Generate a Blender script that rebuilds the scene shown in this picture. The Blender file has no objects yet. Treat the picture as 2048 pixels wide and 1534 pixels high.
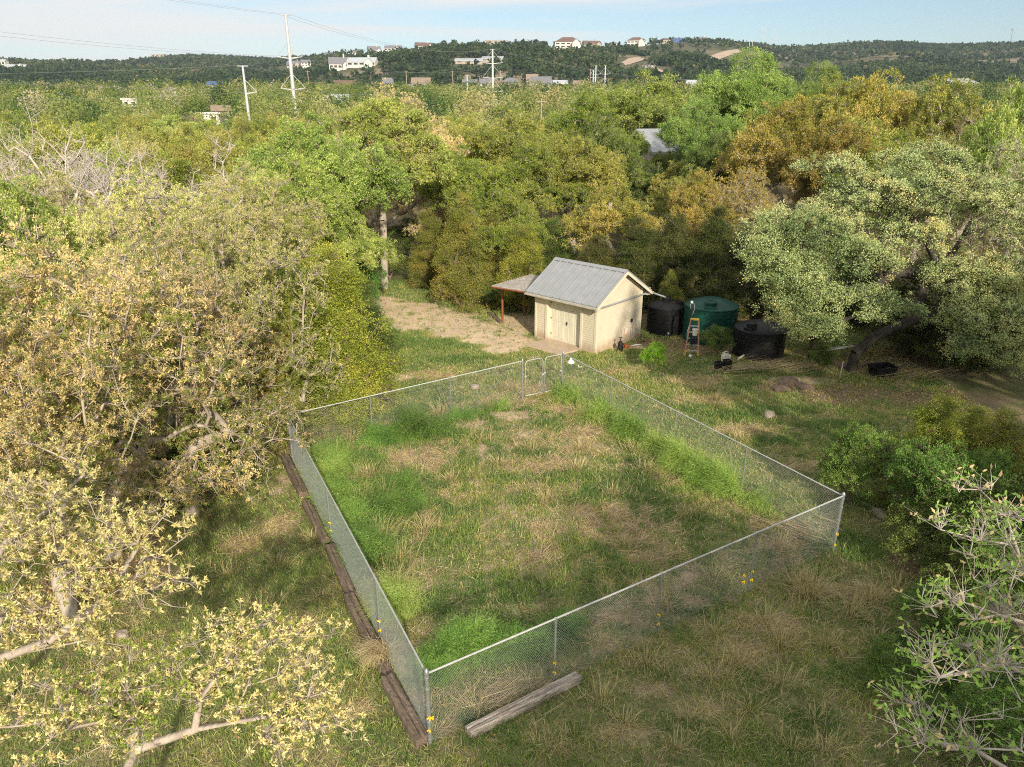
import bpy, math, random
import numpy as np
from mathutils import Vector, Matrix
scene = bpy.context.scene
COL = scene.collection
R = math.radians
# ------------------------------------------------------------------ camera
F = 1422.0; PITCH = R(21); H = 10.0
CP, SP = math.cos(PITCH), math.sin(PITCH)
cam_d = bpy.data.cameras.new('camera'); cam = bpy.data.objects.new('camera', cam_d); COL.objects.link(cam)
cam.location = (0, 0, H); cam.rotation_euler = (R(90) - PITCH, 0, 0)
cam_d.sensor_width = 36; cam_d.lens = F / 2048 * 36; cam_d.clip_end = 12000; cam_d.clip_start = .1
scene.camera = cam

def ray(px, py):
    x = (px - 1024) / F; z = -(py - 767) / F
    return np.array([x, CP + z * SP, -SP + z * CP])
def gp(px, py, h=0.0):
    r = ray(px, py); t = (h - H) / r[2]; return (r[0] * t, r[1] * t)
def px_x(px, y, z):                      # world x of a pixel column at ground distance y, height z
    return (px - 1024) / F * (y * CP + (H - z) * SP)
def top_h(py, y):                        # height seen at picture row py at ground distance y
    r = ray(1024, py); return H + y * r[2] / r[1]

# ------------------------------------------------------------------ noise
def _hash(ix, iy, s):
    h = (ix.astype(np.int64) * 374761393 + iy.astype(np.int64) * 668265263 + s * 974634777) & 0x7fffffff
    h = ((h ^ (h >> 13)) * 1274126177) & 0x7fffffff
    return ((h ^ (h >> 16)) & 0xffff) / 65535.0
def vnoise(x, y, s=0):
    x = np.asarray(x, float); y = np.asarray(y, float)
    ix = np.floor(x); iy = np.floor(y); fx = x - ix; fy = y - iy
    fx = fx * fx * (3 - 2 * fx); fy = fy * fy * (3 - 2 * fy)
    a = _hash(ix, iy, s); b = _hash(ix + 1, iy, s); c = _hash(ix, iy + 1, s); d = _hash(ix + 1, iy + 1, s)
    return (a * (1 - fx) + b * fx) * (1 - fy) + (c * (1 - fx) + d * fx) * fy
def fbm(x, y, s=0, o=4):
    t = 0; a = .5; n = 0
    for k in range(o):
        t = t + a * vnoise(np.asarray(x) * 2 ** k + 17 * k, np.asarray(y) * 2 ** k - 9 * k, s + k); n += a; a *= .5
    return t / n
def sstep(a, b, x):
    t = np.clip((np.asarray(x, float) - a) / (b - a), 0, 1); return t * t * (3 - 2 * t)

# ------------------------------------------------------------------ terrain
RPX = [-300, 0, 150, 270, 330, 400, 480, 560, 640, 700, 760, 830, 890, 950, 1010, 1100, 1150, 1250, 1340, 1400, 1470, 1530, 1600, 1700, 1750, 1850, 1950, 2048, 2400]
RPY = [122, 120, 124, 126, 116, 110, 113, 117, 113, 104, 101, 96, 88, 92, 97, 99, 93, 86, 78, 80, 86, 96, 95, 87, 85, 95, 96, 88, 92]
RDI = [1900, 1900, 1900, 1850, 1850, 1850, 1800, 1750, 1450, 1300, 1250, 1200, 1150, 1150, 1150, 1200, 1200, 1250, 1300, 1350, 1450, 1600, 1800, 1900, 1900, 1900, 1900, 1900, 1900]
def height(x, y):
    x = np.asarray(x, float); y = np.asarray(y, float)
    ys = np.maximum(y, 20.0)
    u = x / ys
    # picture column (at horizon level) of this azimuth; used to shape the ridge
    pxu = 1024 + np.clip(u, -1.1, 1.1) * F / CP * .985
    rpy = np.interp(pxu, RPX, RPY); rd = np.interp(pxu, RPX, RDI)
    elev = np.arctan((767 - rpy) / F) - PITCH
    top = H + rd * np.tan(elev) - 6
    d = y
    g = 12.0 * sstep(70, 430, d) + 8 * sstep(380, 620, d)
    t = np.clip((d - 560) / (rd - 560), 0, 1)
    prof = .55 * t + .45 * t * t * (3 - 2 * t)
    n = (fbm(x / 260, y / 260, 5, 4) - .5) * 2
    h = g + (top - 20) * prof + n * 26 * np.sin(np.clip(t, 0, 1) * math.pi) - np.clip((d - rd) / 600, 0, 1) * 60
    near = sstep(14, 60, np.hypot(x - 2, y - 20))
    h = h + near * (fbm(x / 22, y / 22, 9, 3) - .5) * 1.1 * (1 - sstep(90, 300, d)) + (fbm(x / 3.1, y / 3.1, 3, 2) - .5) * .07 * (1 - near)
    return h
def gz(x, y): return float(height(np.array([x]), np.array([y]))[0])
def at_terrain(px, py, dmax=None):
    r = ray(px, py)
    ds = np.concatenate([np.arange(20, 200, 2), np.arange(200, 2600, 6)]); t = ds / r[1]
    hh = height(r[0] * t, ds); z = H + r[2] * t
    k = np.nonzero(hh >= z)[0]
    i = k[0] if len(k) else int(np.argmin(z - hh + (ds < 500) * 1e3))
    if dmax and ds[i] > dmax: i = int(np.argmin(abs(ds - dmax)))
    return r[0] * t[i], ds[i], hh[i]

# ------------------------------------------------------------------ materials
def newmat(name):
    m = bpy.data.materials.new(name); m.use_nodes = True; nt = m.node_tree; nt.nodes.clear()
    return m, nt, nt.nodes.new('ShaderNodeOutputMaterial')
def ramp(nt, stops, fac=None, interp='LINEAR'):
    r = nt.nodes.new('ShaderNodeValToRGB'); r.color_ramp.interpolation = interp
    e = r.color_ramp.elements
    while len(e) > 1: e.remove(e[-1])
    e[0].position = stops[0][0]; e[0].color = (*stops[0][1], 1)
    for p, c in stops[1:]:
        k = e.new(p); k.color = (*c, 1)
    if fac is not None: nt.links.new(fac, r.inputs[0])
    return r
def leafmat(name, stops, trans=.36, rough=.6, jitter=.14, gain=1.75):
    stops = [(p, tuple(min(v * gain, .85) for v in c)) for p, c in stops]
    m, nt, out = newmat(name); L = nt.links
    at = nt.nodes.new('ShaderNodeAttribute'); at.attribute_name = 'tone'
    rp = ramp(nt, stops, at.outputs['Fac'])
    oi = nt.nodes.new('ShaderNodeObjectInfo')
    hs = nt.nodes.new('ShaderNodeHueSaturation')
    mr = nt.nodes.new('ShaderNodeMapRange'); mr.inputs[3].default_value = 1 - jitter; mr.inputs[4].default_value = 1 + jitter
    L.new(oi.outputs['Random'], mr.inputs[0]); L.new(mr.outputs[0], hs.inputs['Value'])
    mh = nt.nodes.new('ShaderNodeMapRange'); mh.inputs[3].default_value = .488; mh.inputs[4].default_value = .512
    mm = nt.nodes.new('ShaderNodeMath'); mm.operation = 'FRACT'; m2 = nt.nodes.new('ShaderNodeMath'); m2.operation = 'MULTIPLY'; m2.inputs[1].default_value = 7.3
    L.new(oi.outputs['Random'], m2.inputs[0]); L.new(m2.outputs[0], mm.inputs[0]); L.new(mm.outputs[0], mh.inputs[0]); L.new(mh.outputs[0], hs.inputs['Hue'])
    L.new(rp.outputs[0], hs.inputs['Color'])
    d = nt.nodes.new('ShaderNodeBsdfPrincipled'); d.inputs['Roughness'].default_value = rough
    d.inputs['Specular IOR Level'].default_value = .25
    t = nt.nodes.new('ShaderNodeBsdfTranslucent'); mx = nt.nodes.new('ShaderNodeMixShader'); mx.inputs[0].default_value = trans
    L.new(hs.outputs[0], d.inputs['Base Color']); L.new(hs.outputs[0], t.inputs['Color'])
    L.new(d.outputs[0], mx.inputs[1]); L.new(t.outputs[0], mx.inputs[2]); L.new(mx.outputs[0], out.inputs[0])
    return m
def surf(name, c1, c2=None, scale=8.0, rough=.7, metal=0.0, bump=0.0, bscale=None, stretch=(1, 1, 1), spec=.4, detail=5, lo=.35, hi=.65):
    m, nt, out = newmat(name); L = nt.links
    d = nt.nodes.new('ShaderNodeBsdfPrincipled'); L.new(d.outputs[0], out.inputs[0])
    d.inputs['Roughness'].default_value = rough; d.inputs['Metallic'].default_value = metal; d.inputs['Specular IOR Level'].default_value = spec
    tc = nt.nodes.new('ShaderNodeTexCoord'); mp = nt.nodes.new('ShaderNodeMapping'); mp.inputs['Scale'].default_value = stretch
    L.new(tc.outputs['Object'], mp.inputs[0])
    n = nt.nodes.new('ShaderNodeTexNoise'); n.inputs['Scale'].default_value = scale; n.inputs['Detail'].default_value = detail; n.inputs['Roughness'].default_value = .65
    L.new(mp.outputs[0], n.inputs['Vector'])
    rp = ramp(nt, [(lo, c1), (hi, c2 or tuple(v * .75 for v in c1))], n.outputs['Fac']); L.new(rp.outputs[0], d.inputs['Base Color'])
    if bump:
        b = nt.nodes.new('ShaderNodeBump'); b.inputs['Strength'].default_value = bump; b.inputs['Distance'].default_value = .03
        n2 = nt.nodes.new('ShaderNodeTexNoise'); n2.inputs['Scale'].default_value = bscale or scale * 3; n2.inputs['Detail'].default_value = 4
        L.new(mp.outputs[0], n2.inputs['Vector']); L.new(n2.outputs['Fac'], b.inputs['Height']); L.new(b.outputs[0], d.inputs['Normal'])
    return m
G = lambda *a: tuple(a)
M = {}
# leaves: tone 0-.5 green leaf sets, .5-1 blossom / young leaf sets
M['tan'] = leafmat('tan_oak_leaves', [(0, G(.08, .12, .02)), (.3, G(.16, .19, .04)), (.48, G(.24, .24, .07)), (.55, G(.35, .27, .12)), (.8, G(.44, .345, .165)), (1, G(.49, .40, .21))], gain=1.9)
M['gold'] = leafmat('gold_oak_leaves', [(0, G(.08, .13, .02)), (.3, G(.17, .22, .04)), (.5, G(.28, .29, .07)), (.62, G(.42, .34, .15)), (1, G(.54, .45, .24))], gain=1.8)
M['olivetan'] = leafmat('olive_tan_oak_leaves', [(0, G(.12, .16, .035)), (.4, G(.22, .25, .06)), (.6, G(.31, .31, .10)), (1, G(.44, .38, .20))], gain=1.95)
M['green'] = leafmat('green_oak_leaves', [(0, G(.08, .12, .025)), (.4, G(.16, .21, .045)), (.7, G(.25, .30, .075)), (1, G(.37, .38, .13))], gain=1.95)
M['olive'] = leafmat('olive_oak_leaves', [(0, G(.08, .12, .018)), (.4, G(.15, .20, .03)), (.7, G(.23, .26, .05)), (1, G(.34, .32, .08))])
M['peach'] = leafmat('peach_oak_leaves', [(0, G(.20, .21, .07)), (.4, G(.38, .30, .12)), (.7, G(.50, .38, .18)), (1, G(.60, .46, .24))])
M['live'] = leafmat('live_oak_leaves', [(0, G(.11, .15, .06)), (.4, G(.24, .28, .11)), (.7, G(.31, .35, .17)), (.88, G(.36, .36, .18)), (1, G(.42, .36, .15))], trans=.28, rough=.45)
M['orange'] = leafmat('orange_oak_leaves', [(0, G(.13, .15, .025)), (.3, G(.22, .21, .04)), (.6, G(.32, .27, .065)), (.85, G(.41, .31, .085)), (1, G(.46, .36, .13))], gain=1.5)
M['yellow'] = leafmat('yellow_oak_leaves', [(0, G(.13, .17, .03)), (.35, G(.24, .26, .05)), (.7, G(.38, .33, .08)), (1, G(.48, .39, .12))], gain=1.75)
M['yolive'] = leafmat('yellow_olive_leaves', [(0, G(.11, .14, .03)), (.4, G(.21, .23, .05)), (.75, G(.31, .30, .07)), (1, G(.40, .36, .11))], gain=1.55)
M['tall'] = leafmat('tall_tree_leaves', [(0, G(.07, .12, .025)), (.5, G(.15, .22, .05)), (1, G(.28, .34, .10))])
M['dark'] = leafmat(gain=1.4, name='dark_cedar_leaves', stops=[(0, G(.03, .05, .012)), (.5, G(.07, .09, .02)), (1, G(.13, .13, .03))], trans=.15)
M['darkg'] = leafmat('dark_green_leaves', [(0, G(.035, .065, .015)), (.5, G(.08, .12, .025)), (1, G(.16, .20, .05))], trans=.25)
M['cedar'] = leafmat('yellow_cedar_leaves', [(0, G(.08, .10, .012)), (.45, G(.16, .20, .028)), (.8, G(.26, .28, .04)), (1, G(.34, .31, .06))], trans=.22)
M['cedarb'] = leafmat('brown_tipped_cedar_leaves', [(0, G(.07, .10, .02)), (.4, G(.14, .17, .03)), (.75, G(.23, .22, .045)), (1, G(.32, .25, .06))], trans=.2)
M['lime'] = leafmat('lime_shrub_leaves', [(0, G(.12, .22, .02)), (.6, G(.26, .42, .035)), (1, G(.42, .56, .08))], trans=.4)
M['shrub'] = leafmat('green_shrub_leaves', [(0, G(.04, .09, .02)), (.5, G(.10, .18, .035)), (1, G(.18, .27, .06))], trans=.3)
M['wood'] = leafmat('woodland_leaves', [(0, G(.035, .07, .02)), (.2, G(.08, .12, .03)), (.4, G(.15, .18, .045)), (.6, G(.20, .22, .075)), (.78, G(.26, .25, .10)), (.9, G(.30, .25, .12)), (1, G(.32, .29, .24))], gain=1.55)
M['sparse'] = leafmat('young_oak_leaves', [(0, G(.14, .23, .04)), (.3, G(.22, .33, .07)), (.5, G(.32, .40, .12)), (.6, G(.40, .30, .16)), (1, G(.50, .38, .22))], trans=.42)
M['hillwood'] = leafmat(gain=1.4, name='hill_wood_leaves', stops=[(0, G(.028, .045, .022)), (.45, G(.05, .075, .028)), (.75, G(.085, .115, .04)), (.9, G(.13, .13, .06)), (1, G(.22, .19, .14))])
M['bark'] = surf('grey_oak_bark', (.52, .46, .39), (.30, .25, .21), 6, .9, bump=.6, stretch=(1, 1, .4))
M['barkd'] = surf('shade_dark_bark', (.07, .06, .052), (.03, .026, .023), 5, .9, bump=.8, stretch=(1, 1, .4))  # dark bark, lowered further so its colour carries the canopy shade
M['barkp'] = surf('pale_dead_wood', (.66, .60, .54), (.42, .37, .33), 6, .9)
M['barkb'] = surf('brown_bark', (.26, .19, .14), (.14, .10, .07), 6, .9, bump=.6)
M['grass'] = leafmat('grass_blades', [(0, G(.065, .115, .03)), (.25, G(.125, .175, .05)), (.45, G(.20, .23, .06)), (.6, G(.22, .20, .06)), (.8, G(.37, .30, .16)), (1, G(.48, .40, .25))], trans=.42, rough=.7, jitter=0, gain=2.1)
M['weed'] = leafmat('feathery_weed_leaves', [(0, G(.07, .12, .04)), (.5, G(.135, .235, .055)), (.85, G(.23, .37, .08)), (1, G(.34, .39, .14))], trans=.42, jitter=.05, gain=1.85)
M['tallgrass'] = leafmat('tall_pale_grass', [(0, G(.13, .15, .04)), (.5, G(.28, .26, .11)), (1, G(.46, .40, .22))], trans=.3, gain=1.5)
M['straw'] = leafmat('dry_stem', [(0, G(.18, .135, .085)), (.5, G(.34, .27, .16)), (1, G(.52, .43, .27))], trans=.2, jitter=.08, gain=1.45)
M['litter'] = leafmat(gain=1.4, name='fallen_leaf', stops=[(0, G(.12, .07, .035)), (.5, G(.28, .17, .09)), (1, G(.46, .32, .19))], trans=.1, jitter=0)
M['galv'] = surf('galvanised_steel', (.50, .53, .56), (.38, .41, .44), 14, .42, .75)
M['galvl'] = surf('pale_galvanised_steel', (.56, .57, .57), (.42, .43, .44), 14, .5, .3)
M['wire'] = surf('fence_wire', (.46, .50, .52), (.36, .40, .42), 9, .5, .4)
M['ytag'] = surf('yellow_plastic', (.85, .62, .02), (.75, .52, .02), 20, .5)
M['tie'] = surf('dark_timber', (.27, .21, .16), (.11, .085, .065), 9, .9, bump=.9, stretch=(.25, 3, 3))
M['tieg'] = surf('weathered_grey_timber', (.62, .56, .50), (.20, .165, .14), 9, .9, bump=.9, stretch=(.2, 3.5, 3.5))
M['siding'] = surf('cream_siding', (.64, .585, .47), (.59, .535, .425), 3, .55, bump=.05)
M['trim'] = surf('cream_trim', (.68, .63, .50), (.63, .58, .46), 4, .5)
M['door'] = surf('cream_door', (.70, .67, .56), (.66, .63, .52), 3, .45)
M['roofm'] = surf('grey_metal_roof', (.40, .42, .44), (.33, .35, .37), 2.2, .42, .35, lo=.3, hi=.7)
M['gut'] = surf('pale_gutter', (.62, .60, .54), (.45, .42, .36), 5, .5, .1)
M['pvc'] = surf('grey_pipe', (.36, .39, .41), (.30, .33, .35), 5, .4, .1)
M['pvcw'] = surf('white_plastic', (.80, .78, .72), (.72, .70, .64), 5, .4)
M['conc'] = surf('concrete', (.52, .42, .32), (.42, .33, .24), 4, .9, bump=.2)
M['rust'] = surf('rusty_steel', (.30, .10, .05), (.20, .07, .035), 12, .8, bump=.2)
M['corr'] = surf('weathered_sheet_roof', (.48, .46, .42), (.26, .24, .21), 2.4, .6, .25, stretch=(1, 3, 1))
M['blackp'] = surf('black_plastic', (.007, .0075, .009), (.016, .016, .017), 3, .5, lo=.3, hi=.7, spec=.25)
M['greenp'] = surf('green_plastic', (.006, .055, .042), (.010, .075, .056), 2, .5, spec=.3)
M['blackm'] = surf('black_rubber', (.02, .02, .02), (.03, .03, .03), 8, .6)
M['fib'] = surf('orange_fibreglass', (.52, .27, .20), (.44, .23, .17), 8, .5)
M['yel'] = surf('yellow_cap', (.80, .50, .06), (.72, .44, .05), 8, .5)
M['alu'] = surf('aluminium', (.72, .72, .70), (.6, .6, .6), 8, .35, .6)
M['cloth'] = surf('dark_cloth', (.035, .03, .045), (.02, .02, .03), 8, .9)
M['orangec'] = surf('orange_cord', (.85, .16, .02), (.75, .12, .02), 8, .5)
M['stone'] = surf('grey_limestone', (.44, .38, .31), (.28, .23, .18), 6, .95, bump=.7)
M['asph'] = surf('worn_asphalt', (.075, .075, .08), (.055, .055, .06), 4, .9, bump=.3)
M['hroad'] = surf('pale_hill_road', (.44, .35, .27), (.36, .28, .21), .05, .95)
M['white'] = surf('white_wall', (.64, .63, .59), (.58, .57, .53), 1, .7)
M['cream'] = surf('cream_stone_wall', (.42, .38, .32), (.36, .32, .27), 1, .8)
M['brickr'] = surf('brick_wall', (.36, .17, .11), (.29, .13, .09), 2, .85)
M['rgrey'] = surf('grey_roof', (.20, .20, .22), (.16, .16, .18), 1, .7)
M['rred'] = surf('red_brown_roof', (.17, .105, .09), (.13, .085, .07), 1, .8)
M['rmetal'] = surf('pale_metal_roof', (.52, .56, .60), (.46, .50, .54), 1, .4, .3)
M['rblue'] = surf('blue_solar_panel', (.06, .11, .30), (.05, .09, .25), 1, .3, .2)
M['rtan'] = surf('tan_roof', (.28, .22, .17), (.23, .18, .14), 1, .8)
M['glass'] = surf('dark_window', (.03, .035, .045), (.02, .025, .03), 1, .15)
M['orangeb'] = surf('orange_sheet', (.85, .25, .06), (.75, .2, .05), 1, .6)
M['polem'] = surf('white_steel_pole', (.56, .58, .60), (.46, .48, .51), .4, .5, .1)
M['polew'] = surf('wooden_pole', (.40, .33, .27), (.30, .24, .19), 2, .9)
M['cable'] = surf('cable', (.30, .31, .33), (.26, .27, .29), 1, .6)

# ground material driven by a per-vertex cover colour
def add_dirt(m, zlo, zhi, col, amount):
    # splashed dirt near the foot of a wall
    nt = m.node_tree; L = nt.links; b = [n for n in nt.nodes if n.type == 'BSDF_PRINCIPLED'][0]; src = b.inputs['Base Color'].links[0].from_socket
    tc = nt.nodes.new('ShaderNodeTexCoord'); sx = nt.nodes.new('ShaderNodeSeparateXYZ'); L.new(tc.outputs['Object'], sx.inputs[0])
    n = nt.nodes.new('ShaderNodeTexNoise'); n.inputs['Scale'].default_value = 5; n.inputs['Detail'].default_value = 6; L.new(tc.outputs['Object'], n.inputs['Vector'])
    mr = nt.nodes.new('ShaderNodeMapRange'); mr.inputs[1].default_value = zlo; mr.inputs[2].default_value = zhi; mr.inputs[3].default_value = 1; mr.inputs[4].default_value = 0; L.new(sx.outputs[2], mr.inputs[0])
    ml = nt.nodes.new('ShaderNodeMath'); ml.operation = 'MULTIPLY'; L.new(mr.outputs[0], ml.inputs[0]); L.new(n.outputs['Fac'], ml.inputs[1])
    m2 = nt.nodes.new('ShaderNodeMath'); m2.operation = 'MULTIPLY'; m2.inputs[1].default_value = amount; L.new(ml.outputs[0], m2.inputs[0]); m2.use_clamp = True
    mx = nt.nodes.new('ShaderNodeMix'); mx.data_type = 'RGBA'; mx.inputs['B'].default_value = (*col, 1); L.new(m2.outputs[0], mx.inputs['Factor']); L.new(src, mx.inputs['A']); L.new(mx.outputs['Result'], b.inputs['Base Color'])
add_dirt(M['siding'], .05, .55, (.34, .22, .13), 1.5); add_dirt(M['trim'], .05, .4, (.36, .25, .16), 1.2)
def ground_mat():
    m, nt, out = newmat('ground'); L = nt.links
    d = nt.nodes.new('ShaderNodeBsdfPrincipled'); d.inputs['Roughness'].default_value = 1; d.inputs['Specular IOR Level'].default_value = .1
    at = nt.nodes.new('ShaderNodeAttribute'); at.attribute_name = 'cover'
    tc = nt.nodes.new('ShaderNodeTexCoord')
    n = nt.nodes.new('ShaderNodeTexNoise'); n.inputs['Scale'].default_value = 14; n.inputs['Detail'].default_value = 8; n.inputs['Roughness'].default_value = .75
    L.new(tc.outputs['Object'], n.inputs['Vector'])
    mr = nt.nodes.new('ShaderNodeMapRange'); mr.inputs[1].default_value = .3; mr.inputs[2].default_value = .7; mr.inputs[3].default_value = .6; mr.inputs[4].default_value = 1.45
    L.new(n.outputs['Fac'], mr.inputs[0])
    mx = nt.nodes.new('ShaderNodeVectorMath'); mx.operation = 'SCALE'
    L.new(at.outputs['Color'], mx.inputs[0]); L.new(mr.outputs[0], mx.inputs['Scale']); L.new(mx.outputs[0], d.inputs['Base Color'])
    b = nt.nodes.new('ShaderNodeBump'); b.inputs['Strength'].default_value = .9; b.inputs['Distance'].default_value = .05
    n2 = nt.nodes.new('ShaderNodeTexNoise'); n2.inputs['Scale'].default_value = 22; n2.inputs['Detail'].default_value = 6
    L.new(tc.outputs['Object'], n2.inputs['Vector']); L.new(n2.outputs['Fac'], b.inputs['Height']); L.new(b.outputs[0], d.inputs['Normal'])
    L.new(d.outputs[0], out.inputs[0]); return m
M['ground'] = ground_mat()

# ------------------------------------------------------------------ mesh helpers
def arr_mesh(name, V, Fc, mat, tone=None, smooth=False, cover=None):
    """V (n,3), Fc (m,k) arrays -> mesh datablock"""
    V = np.asarray(V, np.float32); Fc = np.asarray(Fc, np.int32); m, k = Fc.shape
    me = bpy.data.meshes.new(name)
    me.vertices.add(len(V)); me.vertices.foreach_set('co', V.ravel())
    me.loops.add(m * k); me.loops.foreach_set('vertex_index', Fc.ravel())
    me.polygons.add(m); me.polygons.foreach_set('loop_start', np.arange(0, m * k, k, dtype=np.int32))
    me.polygons.foreach_set('loop_total', np.full(m, k, np.int32))
    if smooth: me.polygons.foreach_set('use_smooth', np.ones(m, bool))
    if tone is not None:
        a = me.attributes.new('tone', 'FLOAT', 'FACE'); a.data.foreach_set('value', np.asarray(tone, np.float32))
    if cover is not None:
        a = me.attributes.new('cover', 'FLOAT_COLOR', 'POINT'); a.data.foreach_set('color', np.asarray(cover, np.float32).ravel())
    me.update(); me.materials.append(mat); return me
def link(name, me, parent=None, mat=None):
    o = bpy.data.objects.new(name, me); COL.objects.link(o)
    if parent is not None: o.parent = parent
    if mat is not None:
        o.material_slots[0].link = 'OBJECT'; o.material_slots[0].material = mat
    return o
def tag(o, label=None, cat=None, group=None, kind=None):
    if label: o['label'] = label
    if cat: o['category'] = cat
    if group: o['group'] = group
    if kind: o['kind'] = kind
    return o
def thing(name, label, cat, loc=(0, 0, 0), rz=0.0, group=None):
    o = bpy.data.objects.new(name, None); COL.objects.link(o); o.location = loc; o.rotation_euler = (0, 0, rz); o.empty_display_size = .2
    return tag(o, label, cat, group)
def copy_tree(o, parent=None):
    c = o.copy(); COL.objects.link(c); c.parent = parent
    for ch in list(o.children): copy_tree(ch, c)
    return c

class MB:
    def __init__(s): s.v = []; s.f = []
    def add(s, vs, fs):
        n = len(s.v); s.v += [tuple(v) for v in vs]; s.f += [tuple(i + n for i in f) for f in fs]
    def box(s, c, size, rz=0, rx=0, ry=0):
        m = Matrix.Translation(c) @ Matrix.Rotation(rz, 4, 'Z') @ Matrix.Rotation(ry, 4, 'Y') @ Matrix.Rotation(rx, 4, 'X')
        x, y, z = (k / 2 for k in size)
        vs = [m @ Vector(p) for p in ((-x, -y, -z), (x, -y, -z), (x, y, -z), (-x, y, -z), (-x, -y, z), (x, -y, z), (x, y, z), (-x, y, z))]
        s.add(vs, [(0, 3, 2, 1), (4, 5, 6, 7), (0, 1, 5, 4), (1, 2, 6, 5), (2, 3, 7, 6), (3, 0, 4, 7)])
    def tube(s, pts, r, n=8, caps=True):
        pts = [Vector(p) for p in pts]; rs = r if isinstance(r, (list, tuple)) else [r] * len(pts)
        vs = []; up = None
        for i, p in enumerate(pts):
            d = (pts[min(i + 1, len(pts) - 1)] - pts[max(i - 1, 0)]).normalized()
            if up is None: up = Vector((0, 0, 1)) if abs(d.z) < .9 else Vector((1, 0, 0))
            a = d.cross(up).normalized(); b = a.cross(d).normalized(); up = b
            for k in range(n):
                t = 2 * math.pi * k / n; vs.append(p + (a * math.cos(t) + b * math.sin(t)) * rs[i])
        fs = [(i * n + k, i * n + (k + 1) % n, (i + 1) * n + (k + 1) % n, (i + 1) * n + k) for i in range(len(pts) - 1) for k in range(n)]
        if caps: fs += [tuple(range(n - 1, -1, -1)), tuple((len(pts) - 1) * n + k for k in range(n))]
        s.add(vs, fs)
    def lathe(s, prof, n=32, c=(0, 0, 0)):
        vs = []
        for r, z in prof:
            for k in range(n):
                t = 2 * math.pi * k / n; vs.append((c[0] + r * math.cos(t), c[1] + r * math.sin(t), c[2] + z))
        fs = [(i * n + k, i * n + (k + 1) % n, (i + 1) * n + (k + 1) % n, (i + 1) * n + k) for i in range(len(prof) - 1) for k in range(n)]
        fs += [tuple(range(n - 1, -1, -1)), tuple((len(prof) - 1) * n + k for k in range(n))]
        s.add(vs, fs)
    def build(s, name, mat, parent=None, smooth=False, bevel=0, auto=False):
        me = bpy.data.meshes.new(name); me.from_pydata(s.v, [], s.f); me.update()
        if smooth:
            me.polygons.foreach_set('use_smooth', [True] * len(me.polygons))
            if auto: me.set_sharp_from_angle(angle=R(35))
        me.materials.append(mat); o = link(name, me, parent)
        if bevel:
            b = o.modifiers.new('bevel', 'BEVEL'); b.width = bevel; b.segments = 2; b.limit_method = 'ANGLE'
        return o

def rand_dirs(rng, n):
    v = rng.normal(size=(n, 3)); return v / np.linalg.norm(v, axis=1, keepdims=True)
def leaves(C, D, L, W, rng):
    """diamond leaves: base C, direction D, length L, width W"""
    n = len(C); S = np.cross(D, rand_dirs(rng, n)); S /= np.linalg.norm(S, axis=1, keepdims=True) + 1e-9
    N = np.cross(D, S); L = L[:, None]; W = W[:, None]
    V = np.empty((n, 4, 3)); V[:, 0] = C; V[:, 1] = C + D * L * .45 + S * W * .5; V[:, 2] = C + D * L + N * L * .12; V[:, 3] = C + D * L * .45 - S * W * .5
    return V.reshape(-1, 3), np.arange(n * 4).reshape(n, 4)

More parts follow.
